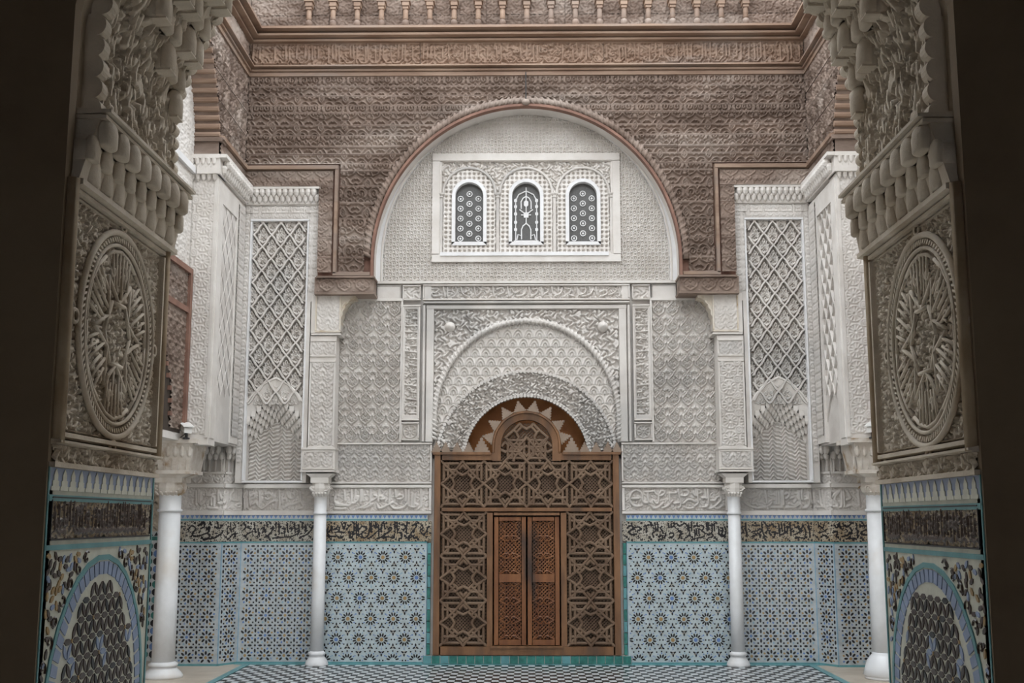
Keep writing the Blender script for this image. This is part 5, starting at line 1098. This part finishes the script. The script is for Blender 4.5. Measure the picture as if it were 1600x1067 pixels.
# ------------------------------------------------------------------ near archway: jambs, medallions, stalactites
for sd in (-1, 1):
    sn = SIDE[sd]; J = JX[sd]; dz = 0.0 if sd < 0 else -0.03
    g = FX(J, sd)
    Zt = 2.355 + dz
    m = MB(g); m.box(YN + 0.02, YF - 0.02, 0, 3.68 + dz, -0.4, -0.02); m.build('jamb_masonry', 'vestibule_plaster', wv)
    # --- tile dado of the jamb
    t = thing('jamb_tile_panel', (J, 4.6, 0), 'mosaic tile panel with blue arch on the %s jamb of the near archway' % sn, 'tile panel', 'jamb tile panels')
    m = MB(g); m.box(YN + 0.012, YF, 0, Zt, -0.02, 0.0); m.build('tile_ground', 'tile_cream', t)
    k = 14; w = (YF - YN - 0.06) / k
    m = MB(g); m.box(YN + 0.02, YF - 0.02, Zt - 0.085, Zt - 0.005, 0, 0.003); m.build('blue_strip', 'tile_lilac', t)
    for i in range(k):
        c = YN + 0.03 + (i + .5) * w; m = MB(g)
        m.prism([(c - .46 * w, Zt - 0.085), (c + .46 * w, Zt - 0.085), (c + .46 * w, Zt - 0.07), (c + .34 * w, Zt - 0.07), (c + .34 * w, Zt - 0.05), (c + .22 * w, Zt - 0.05), (c + .22 * w, Zt - 0.03), (c, Zt - 0.008), (c - .22 * w, Zt - 0.03), (c - .22 * w, Zt - 0.05), (c - .34 * w, Zt - 0.05), (c - .34 * w, Zt - 0.07), (c - .46 * w, Zt - 0.07)], 0, 0.006); m.build('merlon_tile', 'tile_cream', t)
    m = MB(g); m.box(YN + 0.02, YF - 0.005, Zt - 0.10 - 0.022, Zt - 0.10, 0, 0.005); m.box(YN + 0.02, YF - 0.005, 2.062 + dz, 2.08 + dz, 0, 0.005); m.box(YN + 0.012, YN + 0.022, 0, Zt, 0, 0.004); m.box(YF - 0.012, YF, 0, Zt, 0, 0.005); m.build('teal_line', 'tile_teal', t)
    m = MB(g); frame_rect(m, YN + 0.045, YF - 0.03, 2.095 + dz, 2.25 + dz, 0.007, 0, 0.007); m.build('dark_line', 'tile_black', t)
    # dark inscription: upright letters over a rolling base line
    rng = random.Random(5 + sd); st = []; W = YF - YN - 0.10
    x = 0.03
    while x < W - 0.04:
        st.append(([(x, rng.uniform(.02, .05)), (x + rng.uniform(-.008, .008), rng.uniform(.10, .135))], 0.0055))
        if rng.random() < .6: st.append((spiral(x + 0.02, rng.uniform(.04, .10), 0.018, rng.uniform(0, 360), 0.9), 0.005))
        if rng.random() < .5: st.append(([(x - 0.02, .03), (x + .01, .018), (x + .05, .03)], 0.006))
        x += rng.uniform(.022, .04)
    vv = VERM(150)
    panel('carved_glaze', g, YN + 0.052, YF - 0.037, 2.102 + dz, 2.243 + dz, 0.0, lambda U, V, st=st: np.maximum(dist_strokes(U, V, st, 0.004), 0.6 * vv(U, V)), 0.008, 'band_ground', t, du=0.006, dv=0.0035, mat2='tile_brown')
    # arched field
    cy = (YN + YF) / 2 + 0.01; HW = 0.50; zap = 2.035 + dz; zs = 1.45
    def AO(hw, ap, n=16): return [(cy + hw * math.cos(q), zs + (ap - zs) * math.sin(q)) for q in np.linspace(0, PI, n)]
    m = MB(g)
    def arch_line(hw0, hw1, ap0, ap1):
        A = [(cy + hw0, 0.9)] + AO(hw0, ap0) + [(cy - hw0, 0.9)]; B = [(cy + hw1, 0.9)] + AO(hw1, ap1) + [(cy - hw1, 0.9)]
        return A, B
    m.band(*arch_line(HW, HW + 0.022, zap - 0.02, zap), 0, 0.005); m.build('arch_line', 'tile_teal', t)
    # ring of blue wedge tiles inside the teal line
    A, B = arch_line(HW - 0.065, HW - 0.005, zap - 0.075, zap - 0.026)
    for (a0, a1), (b0, b1) in zip(zip(A[1:-2], A[2:-1]), zip(B[1:-2], B[2:-1])):
        for h0 in (0.0, 0.5):
            L = lambda p, q, r: (p[0] + (q[0] - p[0]) * r, p[1] + (q[1] - p[1]) * r)
            q = [L(a0, a1, h0 + .06), L(b0, b1, h0 + .06), L(b0, b1, h0 + .44), L(a0, a1, h0 + .44)]
            m = MB(g); m.prism(q, 0, 0.004); m.build('border_tile', 'tile_lilac', t)
    m = MB(g)
    for z_ in np.arange(1.0, zs, 0.055):
        for q in (-1, 1): a, b = sorted((cy + q * (HW - 0.06), cy + q * (HW - 0.008))); m.box(a, b, z_, z_ + 0.042, 0, 0.004)
    m.build('border_tile_row', 'tile_lilac', t, kind='stuff')
    inside = lambda u, v: abs(u - cy) < HW - 0.072 and (v < zs or ((u - cy) / (HW - 0.072)) ** 2 + ((v - zs) / (zap - 0.084 - zs)) ** 2 < 1)
    # dense net of dark pointed pieces around small blue stars
    La = 0.080; cand = []
    for j in range(-12, 8):
        for i in range(-9, 10):
            ox = cy + i * La + (La / 2 if j % 2 else 0); oz = 1.66 + j * La * 0.866
            blue = (j % 6 == 0 and (i + (j // 6) % 2 * 2) % 4 == 0)
            for k in range(3):
                a = k * PI / 3; mx, mz = ox + La / 2 * math.cos(a), oz + La / 2 * math.sin(a)
                ca_, sa_ = math.cos(a), math.sin(a); cand.append(([(mx + x_ * ca_ - y_ * sa_, mz + x_ * sa_ + y_ * ca_) for x_, y_ in ((La * .40, 0), (La * .13, La * .145), (-La * .13, La * .145), (-La * .40, 0), (-La * .13, -La * .145), (La * .13, -La * .145))], 'tile_lilac' if blue or (j % 6 == 5 and k == 1 and i % 4 == 0) else ('tile_brown' if (i + j + k) % 5 else 'tile_black')))
            if (i * 2 + j) % 7 == 0: cand.append((ell(ox, oz, 0.008, 0.008, 0, 6), 'tile_ochre'))
    cand = [c for c in cand if all(inside(*p) for p in c[0])]
    cand.sort(key=lambda c: -sum(p[1] for p in c[0]) / len(c[0]))
    seen = set(); uniq = []
    for c in cand:
        key = (round(sum(p[0] for p in c[0]) / len(c[0]), 3), round(sum(p[1] for p in c[0]) / len(c[0]), 3))
        if key not in seen: seen.add(key); uniq.append(c)
    for poly, mt in uniq[:280]:
        if min(p[1] for p in poly) > 1.40: m = MB(g); m.prism(poly, 0, 0.004, back=False); m.build('mosaic_tile', mt, t)
    rest = MB(g); lm = ['tile_brown', 'tile_black', 'tile_lilac', 'tile_ochre']
    for q_, (poly, mt) in enumerate(uniq):
        if q_ >= 280 or min(p[1] for p in poly) <= 1.40: rest.prism(poly, 0, 0.004, lm.index(mt), back=False)
    rest.build('lower_mosaic', lm, t, kind='stuff')
    # scrolling leaves in the spandrels
    rng = random.Random(21); sp = {'tile_brown': [], 'tile_ochre': [], 'tile_lilac': []}
    n_ = 0
    for _ in range(1500):
        u = rng.uniform(YN + 0.05, YF - 0.04); v = rng.uniform(1.45, 2.045 + dz)
        e = ((u - cy) / (HW + 0.05)) ** 2 + ((v - zs) / (zap + 0.03 - zs)) ** 2
        if e < 1: continue
        if any((u - p[0]) ** 2 + (v - p[1]) ** 2 < 0.023 ** 2 for q in sp.values() for p in q): continue
        sp[rng.choice(['tile_brown', 'tile_brown', 'tile_ochre', 'tile_lilac'])].append((u, v, rng.uniform(0, PI)))
    for mt, L in sp.items():
        for (u, v, a) in L:
            m = MB(g); m.prism(lens(u, v, 0.019, 0.0085, a), 0, 0.004, back=False); m.build('leaf_tile', mt, t)
            m = None
    m = MB(g)
    for q in (-1, 1):
        for j in range(9):
            th = math.radians(12 + j * 8.5); u = cy + q * (HW + 0.055 + 0.012 * (j % 2)) * math.cos(th); v = zs + (zap + 0.02 - zs) * math.sin(th)
            if YN + 0.04 < u < YF - 0.04 and v < 2.04 + dz: m.tube([(p[0], p[1], 0.002) for p in spiral(u, v, 0.030, rng.uniform(0, 360), 0.9, 9)], 0.0045, 4)
    m.build('vine_scroll', 'tile_brown', t, kind='stuff')

    # --- carved plaster above: small band, medallion panel
    p = thing('medallion_panel', (J, 4.6, Zt), 'carved plaster panel with a large round inscription medallion on the %s jamb' % sn, 'carved panel', 'medallion panels')
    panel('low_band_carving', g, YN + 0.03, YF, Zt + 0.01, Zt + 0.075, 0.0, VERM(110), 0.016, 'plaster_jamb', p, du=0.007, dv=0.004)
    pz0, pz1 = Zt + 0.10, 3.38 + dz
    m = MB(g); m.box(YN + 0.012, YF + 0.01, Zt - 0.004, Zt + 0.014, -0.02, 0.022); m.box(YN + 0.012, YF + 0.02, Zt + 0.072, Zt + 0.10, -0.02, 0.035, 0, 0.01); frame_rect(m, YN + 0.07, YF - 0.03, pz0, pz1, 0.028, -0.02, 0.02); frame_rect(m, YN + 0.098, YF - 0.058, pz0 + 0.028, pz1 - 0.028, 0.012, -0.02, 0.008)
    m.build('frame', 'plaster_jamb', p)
    for q_, n_, r_ in ((YN + 0.045, 0.012, 0.026), (YF - 0.005, 0.008, 0.024)):
        m = MB(g); m.tube([(q_, pz0 - 0.02, n_), (q_, pz1 + 0.02, n_)], r_, 8); m.build('corner_bead', 'plaster_edge', p, smooth=True)
    mc_y, mc_z, mR = 4.60, (2.91 + dz), 0.415
    if sd > 0: mc_y, mc_z = 4.50, 2.865
    def ringpts(r, n=72): return [(mc_y + r * math.cos(q), mc_z + r * math.sin(q), 0.006) for q in np.linspace(0, 2 * PI, n + 1)[:-1]]
    rim = MB(g); rim.tube(ringpts(mR), 0.013, 8, closed=True); rim.tube(ringpts(mR - 0.052, 64), 0.008, 6, closed=True)
    for q in (0, 90, 180, 270):
        a = math.radians(q); rim.tube([(mc_y + (mR + 0.035 + 0.025 * math.cos(b)) * math.cos(a) - 0.025 * math.sin(b) * math.sin(a), mc_z + (mR + 0.035 + 0.025 * math.cos(b)) * math.sin(a) + 0.025 * math.sin(b) * math.cos(a), 0.005) for b in np.linspace(0, 2 * PI, 11)[:-1]], 0.008, 5, closed=True)
    rim.build('medallion_rim', 'plaster_jamb', p, smooth=True)
    rp = MB(g)
    for k in range(96):
        a = 2 * PI * k / 96; c = (mc_y + (mR - 0.027) * math.cos(a), mc_z + (mR - 0.027) * math.sin(a)); rp.prism(ell(c[0], c[1], 0.015, 0.0055, a + 0.7, 6), -0.01, 0.012, back=False)
    rp.build('rope_ring', 'plaster_jamb', p)
    gv = VERM(135)
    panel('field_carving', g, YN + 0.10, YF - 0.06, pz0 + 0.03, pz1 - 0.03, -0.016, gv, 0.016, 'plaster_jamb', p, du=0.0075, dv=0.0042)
    # letters of the medallion: shafts converge on a six-sided centre, base strokes follow the rim
    ltr = MB(g); rr = mR - 0.075
    def stroke(pts, r=0.011): ltr.tube([(mc_y + a, mc_z + b, 0.0) for a, b in pts], r * 0.85, 6)
    for k in range(6):
        a = math.radians(60 * k + 30); ca, sa = math.cos(a), math.sin(a)
        X = lambda t_, r_: (r_ * ca - t_ * sa, r_ * sa + t_ * ca)
        for t_, ra, rb in ((-0.105, .17, .32), (-0.07, .20, .335), (-0.03, .12, .34), (0.012, .20, .34), (0.05, .15, .335), (0.09, .19, .325)): stroke([X(t_ * 0.75, ra), X(t_, rb)], 0.0085)
        stroke([X(-0.17, .285), X(-0.09, .325), X(0.0, .342), X(0.09, .325), X(0.16, .29)], 0.010)
        stroke([X(-0.125, .22), X(-0.06, .165), X(0.0, .125), X(0.03, .15), X(0.06, .17), X(0.125, .22)], 0.0105)
        stroke([X(q[0], .25 + q[1]) for q in spiral(-0.05, 0.0, 0.035, 90, 0.9, 9)], 0.008); stroke([X(q[0], .23 + q[1]) for q in spiral(0.075, 0.02, 0.03, 0, -0.9, 9)], 0.008)
        stroke([X(-0.072, .125), X(0.072, .125)], 0.011)
    ltr.build('medallion_letters', 'plaster_jamb', p, smooth=True)
    # --- stalactite cornice
    c = thing('stalactite_cornice', (J, 4.6, 3.4), 'heavy stalactite cornice of rounded cells on the %s jamb, above the medallion' % sn, 'cornice', 'near stalactite cornices')
    cz0, cz1 = 3.40 + dz, 3.68 + dz
    m = MB(g)
    m.add([(YN + 0.05, cz0, -0.02), (YF + 0.05, cz0, -0.02), (YF + 0.05, cz0, 0.03), (YN + 0.05, cz0, 0.03), (YN + 0.12, cz1, -0.02), (YF + 0.05, cz1, -0.02), (YF + 0.05, cz1, 0.075), (YN + 0.12, cz1, 0.075)], [(0, 1, 2, 3), (7, 6, 5, 4), (0, 4, 5, 1), (1, 5, 6, 2), (2, 6, 7, 3), (3, 7, 4, 0)])
    m.box(YN + 0.05, YF + 0.06, cz0 - 0.025, cz0 + 0.012, -0.02, 0.045, 0, 0.008); m.box(YN + 0.10, YF + 0.07, cz1 - 0.012, cz1 + 0.012, -0.02, 0.115, 0, 0.006); m.box(YN + 0.10, YF + 0.07, cz1 - 0.03, cz1 - 0.016, -0.02, 0.10); m.build('cornice_bed', 'plaster_jamb', c)
    def bullet(fr, u, v, n, r, h, parent, mat='plaster_jamb', name='stalactite_cell', dn=0.6):
        b = MB(fr); b.lathe([(r * .80, v), (r * .98, v + 0.06 * h), (r, v + 0.55 * h), (r * .86, v + .78 * h), (r * .5, v + .94 * h), (0.001, v + h)], u, n, 12); b.v = [(p[0], p[1], n + (p[2] - n) * dn) for p in b.v]; b.box(u - r * 1.04, u + r * 1.04, v, v + .7 * h, n - 0.06, n - r * .2)
        o = b.build(name, mat, parent, smooth=True); return o
    w = (YF - YN - 0.10) / 8
    for r_ in range(3):
        for i in range(8 if r_ % 2 == 0 else 9):
            u = YN + 0.11 + (i + (.5 if r_ % 2 == 0 else 0)) * w
            if YN + 0.08 < u < YF + 0.05: bullet(g, u, cz0 + 0.010 + r_ * 0.072, 0.022 + r_ * 0.028, (0.058, 0.046, 0.062)[r_], (0.125, 0.105, 0.112)[r_], c)
    # --- intrados of the arch above the cornice
    ar = thing('near_arch', (J, 4.6, 3.7), 'dim carved %s haunch of the near archway, with scalloped edges and stalactite cells' % sn, 'arch', 'near arch haunches')
    w_ = abs(J); sg = -sd
    def amap(U, V, H): X = sd * (w_ * XI(V) - H) ; return np.stack((X, U, V), -1)
    h1 = VERM(70); h2 = lambda U, V: np.clip(h1(U * 1.4, V * 0.62), 0, 1)
    y0 = YN + 0.22
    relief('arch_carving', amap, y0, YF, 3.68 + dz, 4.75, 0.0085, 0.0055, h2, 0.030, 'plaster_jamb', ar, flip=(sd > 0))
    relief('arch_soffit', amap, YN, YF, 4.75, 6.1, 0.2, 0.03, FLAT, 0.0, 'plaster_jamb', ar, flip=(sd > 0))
    relief('outer_reveal', lambda U, V, H: amap(U, V, H - 0.035), YN, y0 + 0.02, 3.68 + dz, 4.75, 0.1, 0.03, FLAT, 0.0, 'plaster_jamb', ar, flip=(sd > 0))
    for (yy, nm, st_, rr) in ((YF, 'far_scallop', 0.062, 0.040), (y0, 'near_scallop', 0.085, 0.048)):
        z_ = 3.72 + dz
        while z_ < 4.85:
            x = w_ * float(XI(z_)) - 0.012; fr_ = Fr((0, yy, 0), (sd, 0, 0), (0, 0, 1), (0, -1, 0)); m = MB(fr_)
            m.prism([(x + 0.05, z_ - st_ / 2), (x + 0.05, z_ + st_ / 2)] + [(x + 0.004 - rr * 0.75 * math.sin(q), z_ + st_ / 2 * math.cos(q)) for q in np.linspace(0.0, PI, 9)], -0.03, 0.03); m.build('scallop', 'plaster_jamb', ar); z_ += st_
    # columns of stalactite cells climbing the far edge
    for col_ in range(6):
        u = YF - 0.07 - col_ * 0.12; zst = 4.0 + col_ * 0.065 + (0.065 if col_ % 2 else 0)
        for r_ in range(7):
            z_ = zst + r_ * 0.13
            if z_ > 4.85: break
            big = (r_ + col_) % 2 == 0
            x = w_ * float(XI(z_ + 0.06)); fr_ = Fr((sd * x, 0, 0), (0, 1, 0), (0, 0, 1), (-sd, 0, 0)); bullet(fr_, u, z_, 0.035 if big else 0.012, 0.058 if big else 0.050, 0.135 if big else 0.115, ar, dn=0.7)
            if big: m = MB(fr_); m.box(u - 0.045, u + 0.045, z_ - 0.010, z_ + 0.004, -0.03, 0.066, 0, 0.003); m.build('cell_ledge', 'plaster_jamb', ar)

# ------------------------------------------------------------------ surveillance cameras on the imposts
for sd in (-1, 1):
    x, z = (-4.745, 3.275) if sd < 0 else (4.75, 3.275); Yc = 15.93
    t = thing('security_camera', (x, Yc, z), 'small white box camera perched on the %s impost block' % SIDE[sd], 'camera', 'security cameras')
    e = FY(Yc, 1, x); zc = z + 0.14
    m = MB(e); m.box(-0.065, 0.065, -0.05, 0.05, -0.11, 0.11, 0, 0.012); m.box(-0.075, 0.075, 0.05, 0.062, -0.11, 0.14)
    a = 0.55 * -sd
    m.v = [(p[0] * math.cos(a) + p[2] * math.sin(a), zc + p[1] - p[2] * 0.3, -p[0] * math.sin(a) + p[2] * math.cos(a)) for p in m.v]; m.build('housing', 'camera_white', t)
    m = MB(e); m.box(-0.042, 0.042, -0.035, 0.036, 0.095, 0.108); m.v = [(p[0] * math.cos(a) + p[2] * math.sin(a), zc + p[1] - p[2] * 0.3, -p[0] * math.sin(a) + p[2] * math.cos(a)) for p in m.v]; m.build('lens_window', 'camera_dark', t)
    m = MB(e); m.tube([(0, z - 0.01, -0.02), (0, z + 0.05, -0.03), (0, zc - 0.03, -0.01)], 0.02, 8); m.lathe([(0.05, z - 0.01), (0.05, z + 0.012), (0.02, z + 0.02)], 0, -0.02, 12); m.build('bracket', 'camera_dark', t)
    m = MB(e); m.tube([(0.0, zc - 0.02, -0.09), (sd * 0.06, zc - 0.08, -0.12), (sd * 0.12, z + 0.01, -0.1), (sd * 0.2, z - 0.01, 0.0)], 0.007, 5); m.build('cable', 'camera_dark', t)

t = thing('plastic_wrap', (XC + 4.93, 16.42, 0), 'glossy white wrapping around the foot of the right outer column', 'wrapping')
m = MB(FY(16.42, 1, XC + 4.93)); rng = random.Random(2)
m.lathe([(0.25, 0.02), (0.29, 0.06), (0.27, 0.16), (0.235, 0.25), (0.19, 0.31), (0.165, 0.34), (0.163, 0.36)], 0, 0, 22); m.v = [(p[0] * (1 + rng.uniform(-.03, .03)), p[1], p[2] * (1 + rng.uniform(-.03, .03))) for p in m.v]; m.build('sheet', 'wrap_plastic', t, smooth=True)

# ------------------------------------------------------------------ black and white floor
tw, tdp = 0.10, 0.18
tiles = []; j = 0; y = 17.86
while y > 13.0:
    nx = 84; x0 = -nx * tw / 2
    for i in range(nx): tiles.append((x0 + i * tw, y - tdp, (i + j) % 2))
    y -= tdp; j += 1
seen_ = [q for q in tiles if q[1] > 15.75 and abs(q[0] + .05) < 3.3 + (17.9 - q[1]) * 0.1]
seen_.sort(key=lambda q: q[1]); near = set(seen_[:300])
tm = {}
for par, mt in ((0, 'tile_white'), (1, 'tile_black')):
    me = bpy.data.meshes.new('floor_tile'); e = 0.003
    me.from_pydata([(e, e, 0), (tw - e, e, 0), (tw - e, tdp - e, 0), (e, tdp - e, 0), (0, 0, -0.02), (tw, 0, -0.02), (tw, tdp, -0.02), (0, tdp, -0.02)], [], [(0, 1, 2, 3), (4, 5, 1, 0), (5, 6, 2, 1), (6, 7, 3, 2), (7, 4, 0, 3)])
    me.materials.append(M[mt]); tm[par] = me
    V = []; Q = []
    for q in tiles:
        if q[2] == par and q not in near:
            k = len(V); a, c = q[0], q[1]; V += [(a + .002, c + .002, 0.0), (a + tw - .002, c + .002, 0.0), (a + tw - .002, c + tdp - .002, 0.0), (a + .002, c + tdp - .002, 0.0)]; Q.append((k, k + 1, k + 2, k + 3))
    o = raw('floor_tiling', V, Q, [mt], None, fl); tag(o, kind='stuff')
for q in sorted(near):
    o = bpy.data.objects.new('floor_tile', tm[q[2]]); o.location = (q[0], q[1], random.uniform(-0.0008, 0.0008)); put(o, fl)
m = MB(Fr((0, 0, 0), (1, 0, 0), (0, 1, 0), (0, 0, 1))); m.box(-4.45, 4.45, 17.87, 18.0, -0.02, 0.004); m.box(-4.31, -4.21, 5.2, 17.87, -0.02, 0.006); m.box(4.21, 4.31, 5.2, 17.87, -0.02, 0.006); m.build('green_edging', 'tile_teal', fl)
